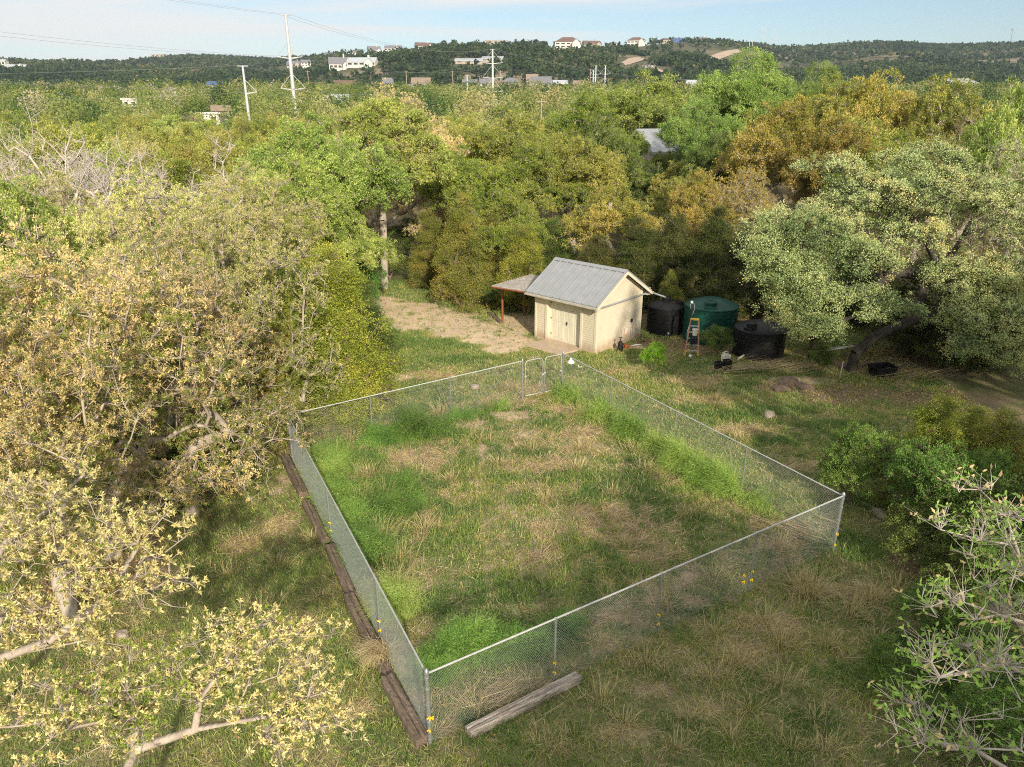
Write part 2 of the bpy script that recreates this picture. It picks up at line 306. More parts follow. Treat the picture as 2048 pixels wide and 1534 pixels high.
# ------------------------------------------------------------------ trees
def grow(rng, Ht, Rd, th, n, trunk=None, flat=.55, lobes=7, step=.33, r0=None, low=.3, lobes_fix=None, wig=.16, skirt=0):
    """branch skeleton filling an uneven crown. returns nodes, parent, tips"""
    cz = Ht * (low + (1 - low) * .45)
    lb = [((0, 0, cz), (Rd * .66, Rd * .66, (Ht - cz) * .82), 1.4)]
    for k in range(lobes):
        a = 2 * math.pi * (k + rng.uniform(-.35, .35)) / lobes; q = rng.uniform(.42, .68) * Rd; rr = rng.uniform(.30, .46) * Rd
        zc = cz + rng.uniform(-.25, .32) * (Ht - cz)
        lb.append(((q * math.cos(a), q * math.sin(a), zc), (rr, rr, rr * rng.uniform(flat, flat + .3)), .8))
    lb.append(((rng.uniform(-.2, .2) * Rd, rng.uniform(-.2, .2) * Rd, Ht - Rd * .3), (Rd * .38, Rd * .38, Rd * .3), .5))
    for k in range(skirt):
        a = 2 * math.pi * (k + rng.uniform(-.4, .4)) / skirt; q = rng.uniform(.6, .8) * Rd; rr = rng.uniform(.24, .36) * Rd
        lb.append(((q * math.cos(a), q * math.sin(a), Ht * rng.uniform(.2, .4)), (rr, rr, Ht * .16), .45))
    if lobes_fix: lb = lobes_fix
    w = np.array([l[2] for l in lb]); w /= w.sum()
    idx = rng.choice(len(lb), n, p=w); P = np.empty((n, 3))
    d = rand_dirs(rng, n); d[:, 2] = np.where(d[:, 2] < -.35, -d[:, 2], d[:, 2]); rad = rng.uniform(.3, 1, n) ** .45
    for i in range(n):
        c, r, _ = lb[idx[i]]; P[i] = np.array(c) + d[i] * np.array(r) * rad[i]
    P[:, 2] = np.clip(P[:, 2], Ht * .06, Ht)
    pos = []; par = []; plen = []
    if trunk is None:
        k = max(3, int(th / .5)); lean = rng.uniform(-.12, .12, 2) * Ht
        trunk = [[(lean[0] * (i / k) ** 1.3 + rng.normal() * .05 * (i > 0), lean[1] * (i / k) ** 1.3 + rng.normal() * .05 * (i > 0), th * i / k) for i in range(k + 1)]]
    for ti, tr in enumerate(trunk):
        for i, p in enumerate(tr):
            if i == 0 and ti > 0:
                j = int(np.argmin(np.linalg.norm(np.array(pos) - np.array(p), axis=1))); last = j; continue
            pos.append(p); par.append(-1 if (ti == 0 and i == 0) else last); plen.append(0 if par[-1] < 0 else plen[par[-1]] + .2); last = len(pos) - 1
    pos = [np.array(p, float) for p in pos]
    base = len(pos); cap = 12000
    A = np.zeros((cap, 3)); PL = np.zeros(cap); m = len(pos); A[:m] = pos; PL[:m] = plen
    minz = th * .55
    order = np.argsort(np.linalg.norm(P - A[m - 1], axis=1) + rng.uniform(0, Rd * .5, n)); tips = []
    for i in order:
        p = P[i]; v = A[:m] - p; dist = np.sqrt((v ** 2).sum(1)); cost = dist + .28 * PL[:m] + (A[:m, 2] < minz) * 50 + np.maximum(0, A[:m, 2] - p[2]) * .5
        j = int(np.argmin(cost)); L = dist[j]; k = max(1, int(L / step)); q0 = A[j]
        side = rng.normal(size=3) * wig * L; last = j
        for s in range(1, k + 1):
            if m >= cap - 1: break
            t = s / k; q = q0 + (p - q0) * t + side * math.sin(math.pi * t) * .6 + rng.normal(size=3) * .045 * (s < k)
            q[2] += .12 * L * math.sin(math.pi * t)
            A[m] = q; PL[m] = PL[last] + L / k; par.append(last); last = m; m += 1
        tips.append(last)
    return A[:m], np.array(par), np.array(tips)
def branch_mesh(A, par, tips, rng, r_tip=.012, expo=.47, rmax=.4, twigs=None, minr=0.0, tr_th=.007):
    m = len(A); cnt = np.zeros(m)
    cnt[tips] += 1
    for i in range(m - 1, 0, -1):
        if par[i] >= 0: cnt[par[i]] += cnt[i]
    r = np.minimum(r_tip * np.maximum(cnt, 1) ** expo, rmax)
    V = []; Fc = []; nb = 0
    e = np.array([i for i in range(m) if par[i] >= 0 and r[i] >= minr])
    p1 = A[e]; p0 = A[par[e]]; r1 = r[e]; r0 = np.minimum(r[par[e]], r1 * 1.5 + .004)
    if twigs is not None:
        t0, t1 = twigs; p0 = np.vstack([p0, t0]); p1 = np.vstack([p1, t1]); r0 = np.concatenate([r0, np.full(len(t0), tr_th)]); r1 = np.concatenate([r1, np.full(len(t0), tr_th * .45)])
    d = p1 - p0; L = np.linalg.norm(d, axis=1, keepdims=True) + 1e-9; d = d / L
    ref = np.where(np.abs(d[:, 2:3]) < .9, np.array([[0, 0, 1.]]), np.array([[1., 0, 0]]))
    a = np.cross(d, ref); a /= np.linalg.norm(a, axis=1, keepdims=True); b = np.cross(a, d)
    big = r1 > .035
    out = []
    for msk, k in ((big, 7), (~big, 3)):
        n = int(msk.sum())
        if not n: continue
        vv = np.empty((n, 2 * k, 3))
        for s in range(k):
            t = 2 * math.pi * s / k; w = a[msk] * math.cos(t) + b[msk] * math.sin(t)
            vv[:, s] = p0[msk] + w * r0[msk][:, None] - d[msk] * r0[msk][:, None] * .3; vv[:, k + s] = p1[msk] + w * r1[msk][:, None]
        base = np.arange(n)[:, None] * 2 * k + nb
        for s in range(k):
            s2 = (s + 1) % k; Fc.append(np.hstack([base + s, base + s2, base + k + s2, base + k + s]))
        V.append(vv.reshape(-1, 3)); nb += n * 2 * k
    return np.vstack(V), np.vstack(Fc)
PROTO = {}
def make_tree(key, seed, Ht, Rd, th, n, nl, L, W, spread=.22, blossom=.0, twig=2, twl=.35, droop=0.0, up=0.0, r_tip=.012, rmax=.3, flat=.55, lobes=7, low=.3, trunk=None, lobes_fix=None, bare=False, bark='bark', extra=1, patch=.4, wig=.16, step=.33, skirt=0, tr_th=.010):
    rng = np.random.default_rng(seed)
    A, par, tips = grow(rng, Ht, Rd, th, n, flat=flat, lobes=lobes, low=low, trunk=trunk, lobes_fix=lobes_fix, wig=wig, step=step, skirt=skirt)
    src = [tips]
    t = tips.copy()
    for _ in range(extra):
        t = par[t]; src.append(t[t > 0])
    S = np.concatenate(src); S0 = A[S]
    t0 = np.repeat(S0, twig, 0); dd = rand_dirs(rng, len(t0)); dd[:, 2] = dd[:, 2] * .7 + .15 - droop; c = np.array([[0, 0, Ht * .5]]); o = t0 - c; o /= np.linalg.norm(o, axis=1, keepdims=True) + 1e-6
    dd = dd + o * .5; dd /= np.linalg.norm(dd, axis=1, keepdims=True)
    t1 = t0 + dd * rng.uniform(.4, 1.1, (len(t0), 1)) * twl
    V, Fc = branch_mesh(A, par, tips, rng, r_tip=r_tip, rmax=rmax, twigs=(t0, t1), tr_th=tr_th)
    bm = arr_mesh('trunk', V, Fc, M[bark]); cm = None
    if not bare:
        K = len(t1); per = max(1, int(nl / K)); C = np.repeat(t1, per, 0); nn = len(C)
        C = C + rng.normal(size=(nn, 3)) * spread * np.array([[1, 1, .8]])
        D = rand_dirs(rng, nn); oc = C - c; oc /= np.linalg.norm(oc, axis=1, keepdims=True) + 1e-6
        D = D + oc * .5 + np.array([[0, 0, up - droop]]); D /= np.linalg.norm(D, axis=1, keepdims=True)
        LV, LF = leaves(C, D, rng.uniform(.6, 1.3, nn) * L, rng.uniform(.7, 1.2, nn) * W, rng)
        # tone: cluster value + patchiness + leaf noise
        lowf = fbm(C[:, 0] * .7 + C[:, 2] * .9, C[:, 1] * .7 - C[:, 2] * .5, seed, 2)
        ct = np.repeat(rng.uniform(0, 1, K), per)
        if blossom > 0:
            hgt = C[:, 2] / Ht
            isb = ct < blossom * (.35 + 1.0 * np.clip(hgt + (lowf - .5) * 1.6, 0, 1.3))
            isb = isb & (rng.uniform(0, 1, nn) < .85)
            tone = np.where(isb, rng.uniform(.6, 1, nn), rng.uniform(0, .46, nn))
        else:
            tone = np.clip(.5 + (ct - .5) * .5 + (lowf - .5) * 2 * patch + rng.normal(size=nn) * .16, 0, 1)
        cm = arr_mesh('crown', LV, LF, M['green'], tone)
    PROTO[key] = (bm, cm, Ht, Rd)
make_tree('oakA', 1, 8, 4.2, 2.0, 560, 120000, .07, .028, skirt=7, blossom=.72, spread=.035, twig=3, twl=.42, extra=2, lobes=8)
make_tree('oakB', 2, 8, 4.2, 1.6, 560, 85000, .07, .028, skirt=8, blossom=.5, spread=.035, twig=3, twl=.42, extra=2, lobes=6, flat=.7)
make_tree('oakC', 3, 8, 4.0, 2.4, 460, 90000, .095, .055, spread=.07, twig=3, twl=.35, extra=2, lobes=8, flat=.8)
make_tree('oakD', 4, 8, 4.0, 2.2, 420, 75000, .095, .055, spread=.075, twig=3, twl=.35, extra=2, lobes=6, flat=.6)
make_tree('liveA', 5, 8, 5.0, 1.5, 520, 110000, .065, .038, spread=.08, twig=3, twl=.32, extra=2, lobes=10, flat=.6, bark='barkd', patch=.5)
make_tree('tallA', 6, 14, 5.0, 4.0, 600, 130000, .13, .06, spread=.12, twig=3, twl=.5, extra=2, lobes=9, flat=1.0, bark='bark', low=.35, rmax=.35)
def cone(Ht, R_, seed, tips=3):
    r_ = np.random.default_rng(seed); L = []
    for k in range(26):
        t = (k + .5) / 26; z = Ht * (.08 + .86 * t); rr = R_ * (1 - t) ** .7 * r_.uniform(.75, 1.1); a = k * 2.4 + r_.uniform(-.5, .5); q = rr * .55
        s = .34 * R_ * (1.1 - .65 * t); L.append(((q * math.cos(a), q * math.sin(a), z), (s, s, s * 1.15), (1.15 - t)))
    for k in range(tips): L.append(((r_.uniform(-.25, .25) * R_, r_.uniform(-.25, .25) * R_, Ht * (.93 - .07 * k)), (.1 * R_, .1 * R_, Ht * .06), .12))
    return L
make_tree('cedarA', 7, 6, 2.2, .5, 420, 100000, .085, .022, spread=.10, twig=3, twl=.34, up=.5, extra=2, lobes_fix=cone(6, 2.2, 1), bark='barkb', patch=.45)
make_tree('cedarB', 8, 6, 2.5, .5, 400, 90000, .085, .022, spread=.11, twig=3, twl=.34, up=.3, extra=2, lobes_fix=cone(6, 2.5, 2, 5), bark='barkb', patch=.5)
make_tree('bareA', 9, 8, 3.6, 2.0, 150, 0, .1, .1, twig=3, twl=.7, extra=1, bare=True, bark='barkp', r_tip=.015, wig=.3)
make_tree('bareB', 10, 8, 3.2, 2.4, 120, 0, .1, .1, twig=3, twl=.7, extra=1, bare=True, bark='barkp', r_tip=.016, wig=.35, lobes=5)
make_tree('shrubA', 11, 2.2, 1.3, .25, 230, 36000, .05, .026, spread=.045, twig=3, twl=.28, up=.4, extra=1, lobes=11, flat=1.5, low=.1, bark='barkb', r_tip=.006)
make_tree('shrubB', 12, 2.2, 1.4, .25, 170, 24000, .06, .032, spread=.06, twig=3, twl=.25, extra=1, lobes=5, flat=.9, low=.05, bark='barkb', r_tip=.006)
# lighter versions for trees standing farther off
make_tree('midA', 21, 8, 4.0, 2.0, 200, 19000, .17, .09, spread=.12, twig=2, twl=.4, extra=2, lobes=8, flat=.7)
make_tree('midB', 22, 8, 4.4, 1.8, 200, 19000, .17, .09, spread=.13, twig=2, twl=.4, extra=2, lobes=6, flat=.6)
make_tree('midC', 23, 8, 3.6, 2.0, 180, 19000, .17, .09, spread=.12, twig=2, twl=.4, extra=2, lobes=9, flat=.9)
make_tree('midD', 24, 8, 4.2, 2.0, 180, 11000, .15, .07, spread=.10, twig=3, twl=.5, extra=1, lobes=7, flat=.7)
# ------------------------------------------------------------------ what covers the ground where
def blob(x, y, L, amp=.55, s=0):
    w = np.zeros_like(x); n = (fbm(x * 1.3, y * 1.3, 40 + s, 4) - .5) * 2
    for px, py, rx, ry in L:
        cx, cy = gp(px, py); d = np.sqrt(((x - cx) / rx) ** 2 + ((y - cy) / ry) ** 2)
        w = np.maximum(w, sstep(1.15, .6, d + n * amp))
    return w
YARD = [(-1.38, 9.03), (7.81, 14.7), (1.91, 25.22), (-6.7, 19.47)]
def in_poly(x, y, P):
    c = np.zeros(np.shape(x), bool)
    for i in range(len(P)):
        x1, y1 = P[i]; x2, y2 = P[(i + 1) % len(P)]
        c ^= ((y1 > y) != (y2 > y)) & (x < (x2 - x1) * (y - y1) / (y2 - y1 + 1e-12) + x1)
    return c
PATH = [(810, 622, 2.6, 1.4), (870, 645, 2.6, 1.3), (940, 662, 2.2, 1.2), (1000, 680, 1.6, .9), (790, 612, 2.6, 1.0), (850, 632, 2.8, 1.0), (920, 655, 2.2, .8), (985, 668, 2.0, .8), (1030, 690, 1.3, .6), (820, 655, 1.3, .5), (900, 640, 2, .5), (1000, 700, 1.0, .5), (1040, 640, 1.8, 1.5), (1245, 695, 1.2, .35), (1060, 655, 1.2, .7), (800, 755, .6, .4), (760, 600, 1.5, .8)]
SOIL = [(985, 905, .7, .9), (915, 1170, .9, .22), (1060, 870, .7, .4), (1150, 895, .5, .5), (940, 850, .7, .4), (1600, 760, 1.5, .5), (1480, 735, 1.3, .4), (300, 1160, .7, .5), (570, 960, .35, 1.2), (870, 1120, .5, .25), (1020, 830, .8, .5), (1380, 1150, .5, .2)]
STRAW = [(1200, 1040, 1.0, 1.1), (1290, 1060, 1.1, .7), (1085, 1112, .6, .35), (840, 915, 1.3, .8), (1090, 930, 1.0, .6), (1230, 860, 1.1, .6), (1380, 950, 1.2, .7), (1450, 1010, .9, .5), (1010, 800, 1.2, .8), (1300, 1110, .8, .3), (940, 1000, .5, .5), (1160, 870, .8, .6), (1350, 1200, 1.0, .3), (1240, 1240, .7, .3), (1560, 1090, .9, .3), (1060, 780, 1.0, .7), (960, 1400, 1.3, .2), (1040, 1370, .6, .15), (770, 1230, .3, .6), (1100, 1060, .6, .4), (1330, 1170, 1, .3), (1150, 820, 1, .6),
         (1500, 860, 1.5, .4), (1620, 930, 1.3, .4), (1400, 800, 1.4, .5), (1380, 760, 1.6, .7), (1250, 740, 1.2, .5), (1540, 1250, .9, .4), (1480, 1300, .8, .5), (1700, 1180, .9, .3), (1400, 1420, .6, .25), (1250, 1470, .6, .25), (1300, 1380, .5, .25), (560, 1050, .5, .6), (600, 1250, .4, .5), (480, 1090, .5, .5), (700, 1420, .5, .25), (860, 750, 1.2, .5)]
LUSH = [(900, 1090, .9, 1.0), (980, 1180, 1.3, .7), (1000, 1240, 1.0, .5), (1090, 1180, .9, .4), (950, 1010, .6, .5), (1160, 950, .7, .5), (870, 1210, .6, .4), (1050, 1000, .5, .4), (1100, 850, .6, .5), (830, 820, 1.0, .7), (1240, 1140, .8, .3), (900, 870, .6, .5), (1320, 1000, .6, .3), (1010, 960, .5, .35), (930, 1060, .5, .4), (1140, 1080, .5, .3), (850, 690, 2.2, .9), (920, 720, 1.8, .6), (770, 690, 1.5, .9), (1450, 830, 1.6, .4), (1560, 820, 1.5, .35), (1680, 850, 1.4, .4), (1560, 880, 1.0, .3), (1700, 1090, .9, .7), (1760, 1000, 1.0, .5), (1620, 1450, .7, .4), (1700, 1350, .7, .5), (1850, 1330, 1.5, .9), (1550, 1500, .6, .3), (620, 1130, .3, .5), (680, 1330, .4, .5), (560, 1180, .3, .4), (1500, 770, .9, .3), (750, 560, 3, 1), (850, 540, 3, 1)]
LITTER = [(1700, 790, 2.5, 1.0), (1850, 800, 3, 1.1), (1560, 775, 1.6, .6), (1990, 830, 3, 1.5), (1750, 720, 4, 2.0), (1600, 730, 2, .8), (280, 1120, 1.0, 1.2), (150, 1180, 1.5, 1.5), (350, 950, 2.5, 2.5), (100, 800, 5, 5), (1820, 1120, .6, .8), (1950, 1120, 1.2, 1.0), (1900, 1000, 1.5, 1.2), (400, 700, 6, 5), (1330, 690, 2.0, 1.0), (1430, 690, 2.5, 1.6), (1400, 640, 5, 2), (560, 880, 1.2, 1.5), (870, 480, 6, 4), (500, 560, 6, 5), (1020, 600, 2.5, 1.6), (700, 780, 2.0, 1.2)]
CC = dict(base=(.21, .20, .095), lush=(.11, .15, .05), straw=(.33, .27, .18), soil=(.52, .40, .29), path=(.62, .49, .34), litter=(.22, .175, .11))
def cover(x, y):
    n1 = fbm(x * .55, y * .55, 71, 4); n2 = fbm(x * 1.7, y * 1.7, 83, 4); n3 = fbm(x * 4.5, y * 4.5, 87, 3)
    yd = in_poly(x, y, YARD)
    lush = np.maximum(blob(x, y, LUSH, s=1) * .85, sstep(.56, .7, n1 * .35 + n2 * .65) * .6); lush = np.maximum(lush, sstep(.56, .66, n3 * .8 + n1 * .2) * np.where(yd, .95, .45))
    straw = np.maximum(blob(x, y, STRAW, s=2), sstep(.54, .66, 1 - (n2 * .5 + n3 * .5)) * np.where(yd, .62, .4))
    soil = np.maximum(blob(x, y, SOIL, s=3) * .9, sstep(.58, .68, n3 * .6 + (1 - n1) * .4) * yd * .8)
    path = blob(x, y, [(a, b, c * 1.1, d * 1.1) for a, b, c, d in PATH], .4, 4); litter = blob(x, y, LITTER, .5, 5)
    far = sstep(30, 60, np.hypot(x, y - 15)); litter = np.maximum(litter, far)
    path = np.clip(path * 1.15, 0, 1) * (1 - sstep(.7, .8, n2) * .5); west = sstep(-1, -4.5, x - (9 - y) * .45) * (y < 20); lush = lush * (1 - .75 * west)
    lush = lush * (1 - path) ** 2 * (1 - litter * .7); straw = straw * (1 - lush * .7) * (1 - path); soil = soil * (1 - lush * .6)
    return lush, straw, soil, path, litter
def cover_col(x, y):
    lush, straw, soil, path, litter = cover(x, y)
    c = np.zeros(x.shape + (3,)) + np.array(CC['base']); n = fbm(x * 2.3, y * 2.3, 93, 3)[..., None]
    for w, k in ((lush, 'lush'), (straw, 'straw'), (litter, 'litter'), (soil, 'soil'), (path, 'path')):
        c = c * (1 - w[..., None]) + np.array(CC[k]) * w[..., None]
    c = c * (.78 + .44 * n)
    d = y
    hill = sstep(300, 560, d)[..., None]; hn = fbm(x / 60, y / 60, 55, 4)[..., None]
    hc = np.array([.10, .10, .055]) * (1 - sstep(.56, .7, hn)) + np.array([.24, .20, .14]) * sstep(.56, .7, hn)
    return c * (1 - hill) + hc * hill
def axis(lo, a, b, hi, st, grow_, mx):
    L = list(np.arange(a, b, st)); s = st; v = a
    left = []
    while v > lo: s = min(s * grow_, mx); v -= s; left.append(v)
    s = st; v = L[-1]
    while v < hi: s = min(s * grow_, mx); v += s; L.append(v)
    return np.array(left[::-1] + L)
gx = axis(-2600, -15, 17, 2600, .15, 1.12, 22); gy = axis(-120, 4, 44, 3400, .15, 1.12, 20)
X, Y = np.meshgrid(gx, gy); Z = height(X, Y); nx, ny = len(gx), len(gy)
cc = cover_col(X, Y); cc = np.concatenate([cc, np.ones(cc.shape[:2] + (1,))], 2)
ii = np.arange(nx * ny).reshape(ny, nx)
Fq = np.stack([ii[:-1, :-1], ii[:-1, 1:], ii[1:, 1:], ii[1:, :-1]], -1).reshape(-1, 4)
g = link('ground', arr_mesh('ground', np.stack([X, Y, Z], -1).reshape(-1, 3), Fq, M['ground'], smooth=True, cover=cc.reshape(-1, 4)))
tag(g, 'rolling ground of the yard, woods and hills', 'ground', kind='structure')

# ------------------------------------------------------------------ grass
rng = np.random.default_rng(77)
def keep_view(x, y, m=1.06):
    dep = y * CP + H * SP; return (np.abs(x) < dep * 1024 / F * m + .4) & (dep > 1)
def blades(x, y, Ln, Wd, lie, tone, head=None, base_z=0.0, bend=.35):
    """two-segment tapering blades; lie 0 upright .. 1 flat"""
    n = len(x); z = height(x, y) + base_z; a = rng.uniform(0, 2 * math.pi, n) if head is None else head
    el = (1 - lie) * math.pi / 2 * rng.uniform(.75, 1.05, n) + .06
    D = np.stack([np.cos(a) * np.cos(el), np.sin(a) * np.cos(el), np.sin(el)], -1)
    S = np.stack([-np.sin(a), np.cos(a), np.zeros(n)], -1); P = np.stack([x, y, z], -1)
    tw = rng.uniform(-1, 1, (n, 1)); S = S + D * 0 + np.cross(D, S) * tw; S /= np.linalg.norm(S, axis=1, keepdims=True)
    D2 = D.copy(); D2[:, 2] -= bend * rng.uniform(.3, 1.4, n); D2 /= np.linalg.norm(D2, axis=1, keepdims=True)
    L = Ln[:, None]; W = Wd[:, None]
    m = P + D * L * .55; t = m + D2 * L * .45
    t[:, 2] = np.maximum(t[:, 2], z + .012)
    V = np.stack([P - S * W * .5, P + S * W * .5, m + S * W * .38, m - S * W * .38, t + S * W * .08, t - S * W * .08], 1)
    b = np.arange(n)[:, None] * 6; Fc = np.concatenate([b + np.array([[0, 1, 2, 3]]), b + np.array([[3, 2, 4, 5]])])
    return V.reshape(-1, 3), Fc, np.concatenate([tone, tone])
class Acc:
    def __init__(s): s.V = []; s.F = []; s.T = []; s.n = 0
    def add(s, V, Fc, T): s.V.append(V); s.F.append(Fc + s.n); s.T.append(T); s.n += len(V)
    def mesh(s, name, mat): return arr_mesh(name, np.concatenate(s.V), np.concatenate(s.F), mat, np.concatenate(s.T))
SHEDA = np.array([3.65, 29.67])
def clear_mask(x, y):
    u = np.array([math.cos(R(136)), math.sin(R(136))]); v = np.array([-u[1], u[0]]) * -1
    dx = x - SHEDA[0]; dy = y - SHEDA[1]; a = dx * u[0] + dy * u[1]; b = dx * v[0] + dy * v[1]
    ins = (a > -.05) & (a < 3.6) & (b > -.05) & (b < 3.5)
    slab = (a > .75) & (a < 3.0) & (b > -1.35) & (b < 0.1)
    return ~(ins | slab)
def scatter(n, x0, x1, y0, y1, power=1.0):
    x = rng.uniform(x0, x1, n); y = y0 + (y1 - y0) * rng.uniform(0, 1, n) ** power
    k = keep_view(x, y) & clear_mask(x, y); return x[k], y[k]
acc = Acc()
# tufts: centres, then blades around each
tx, ty = scatter(300000, -15, 17, 4.5, 44, 1.35)
lush, straw, soil, path, litter = cover(tx, ty)
dens = np.where(in_poly(tx, ty, YARD), .52, .66) + .6 * lush; dens = dens * (1 - .93 * path) * (1 - .75 * litter) * (1 - .7 * soil)
k = rng.uniform(0, 1.15, len(tx)) < dens; tx, ty, lush, straw, litter = tx[k], ty[k], lush[k], straw[k], litter[k]
per = 6; bx = np.repeat(tx, per); by = np.repeat(ty, per); spread = .05
bx = bx + rng.normal(size=len(bx)) * spread; by = by + rng.normal(size=len(by)) * spread
lu = np.repeat(lush, per); st = np.repeat(straw, per); li = np.repeat(litter, per); tn = np.repeat(rng.uniform(0, 1, len(tx)), per); n = len(bx)
warm = fbm(bx * .8, by * .8, 301, 3)
tone = .31 + (warm - .5) * .5 + (tn - .5) * .28 - .20 * lu + .38 * st + .15 * li + rng.normal(size=n) * .09
dry = rng.uniform(0, 1, n) < (.15 + .3 * st - .13 * lu); tone = np.where(dry, rng.uniform(.62, 1, n), tone)
Ln = rng.uniform(.05, .15, n) * (1 + .3 * lu) * (1 + .5 * (warm - .5)); dist = by
acc.add(*blades(bx, by, Ln, .006 + .0005 * dist * rng.uniform(.6, 1.1, n), np.clip(rng.uniform(.1, .7, n) + st * .3, 0, .95), np.clip(tone, 0, 1)))
go = link('grass', acc.mesh('grass', M['grass'])); tag(go, 'short mixed green and dry grass over the yard and lawn', 'grass', kind='stuff')
# dry matted stems
acc = Acc(); x, y = scatter(420000, -9, 16, 6, 31, 1.2); lush, straw, soil, path, litter = cover(x, y)
yd = in_poly(x, y, YARD)
k = rng.uniform(0, 1, len(x)) < np.clip(straw * .9 + .05 - path - .5 * litter, 0, 1) * np.where(yd, .6, .3); x, y = x[k], y[k]; n = len(x)
hd = fbm(x * .9, y * .9, 401, 2) * 12 + rng.normal(size=n) * .7
acc.add(*blades(x, y, rng.uniform(.12, .42, n), .004 + .0004 * y * rng.uniform(.6, 1.1, n), rng.uniform(.7, 1, n), np.clip(rng.beta(2, 2, n), 0, 1), head=hd, base_z=.02, bend=.15))
o = link('dry_grass', acc.mesh('dry_grass', M['straw'])); tag(o, 'matted dry brown stems lying in patches across the yard', 'dry grass', kind='stuff')
# tall pale grass arcs in the front lawn
acc = Acc()
for px, py, nn, h in [(1620, 1190, 260, .75), (1590, 1170, 120, .6), (1740, 1200, 160, .6), (1790, 1180, 100, .55), (1700, 1230, 120, .6), (1560, 1290, 150, .5), (1530, 1250, 120, .5), (1480, 1330, 120, .45), (1430, 1270, 90, .45), (1650, 1290, 120, .5), (1850, 1220, 120, .5), (1380, 1440, 90, .4), (1500, 1420, 90, .4), (1250, 1450, 90, .35), (1750, 1290, 80, .45), (1330, 1350, 80, .4), (1150, 1480, 80, .35), (500, 1080, 90, .35), (640, 1200, 90, .35), (560, 1130, 80, .4), (620, 1330, 80, .35), (1400, 780, 160, .45), (1350, 770, 120, .4), (1430, 800, 120, .4), (1630, 1440, 90, .4), (1580, 1500, 90, .35), (1160, 900, 150, .5), (1290, 940, 120, .45), (1480, 880, 120, .45), (770, 1010, 260, .8), (740, 960, 220, .8), (800, 960, 200, .7), (690, 940, 160, .8), (760, 1080, 200, .7), (800, 1120, 160, .6), (720, 1010, 160, .8), (880, 830, 160, .7), (1010, 780, 160, .6), (1160, 830, 160, .6), (1270, 900, 140, .5), (780, 1180, 200, .7), (700, 880, 160, .7), (1290, 1330, 120, .5), (1420, 1360, 120, .5), (1200, 1400, 100, .5), (1560, 1370, 120, .5), (1650, 1500, 120, .45), (1100, 1500, 100, .4), (1350, 1500, 100, .4), (1460, 1480, 100, .4), (1560, 1095, 120, .5), (1330, 1215, 120, .5), (1200, 1290, 100, .45), (1060, 1370, 100, .4), (1430, 1160, 110, .5), (960, 1420, 90, .4), (1150, 940, 140, .45), (1000, 930, 120, .4), (900, 960, 120, .4), (1090, 1000, 120, .4), (1380, 1030, 120, .4), (1230, 990, 120, .4), (960, 880, 120, .4), (1060, 900, 110, .4), (1250, 1090, 110, .35), (850, 1060, 120, .45), (620, 1080, 80, .35), (520, 1220, 90, .35), (450, 1150, 90, .35)]:
    cx, cy = gp(px, py); a = rng.uniform(0, 2 * math.pi, nn); r = np.abs(rng.normal(size=nn)) * .16
    nn = len(a); acc.add(*blades(cx + r * np.cos(a) * 1.6, cy + r * np.sin(a), h * rng.uniform(.5, 1.15, nn), np.full(nn, .006 + .0003 * cy), np.clip(rng.normal(.3, .18, nn), .02, .8), rng.uniform(.35, 1, nn), bend=.9, head=a + rng.normal(size=nn) * .5))
o = link('tall_grass', acc.mesh('tall_grass', M['tallgrass'])); tag(o, 'tall pale arching grass stems standing above the lawn', 'tall grass', kind='stuff')
# fallen leaves
acc = Acc(); x, y = scatter(260000, -14, 17, 6, 42, 1.1); lush, straw, soil, path, litter = cover(x, y)
k = rng.uniform(0, 1, len(x)) < np.clip(litter * .6 + .02, 0, 1); x, y = x[k], y[k]; n = len(x)
C = np.stack([x, y, height(x, y) + rng.uniform(.01, .05, n)], -1); D = rand_dirs(rng, n); D[:, 2] *= .25; D /= np.linalg.norm(D, axis=1, keepdims=True)
V, Fc = leaves(C, D, rng.uniform(.04, .09, n), rng.uniform(.03, .05, n), rng); acc.add(V, Fc, rng.uniform(0, 1, n))
o = link('leaf_litter', acc.mesh('leaf_litter', M['litter'])); tag(o, 'brown fallen oak leaves under the trees at the edges of the lawn', 'leaf litter', kind='stuff')

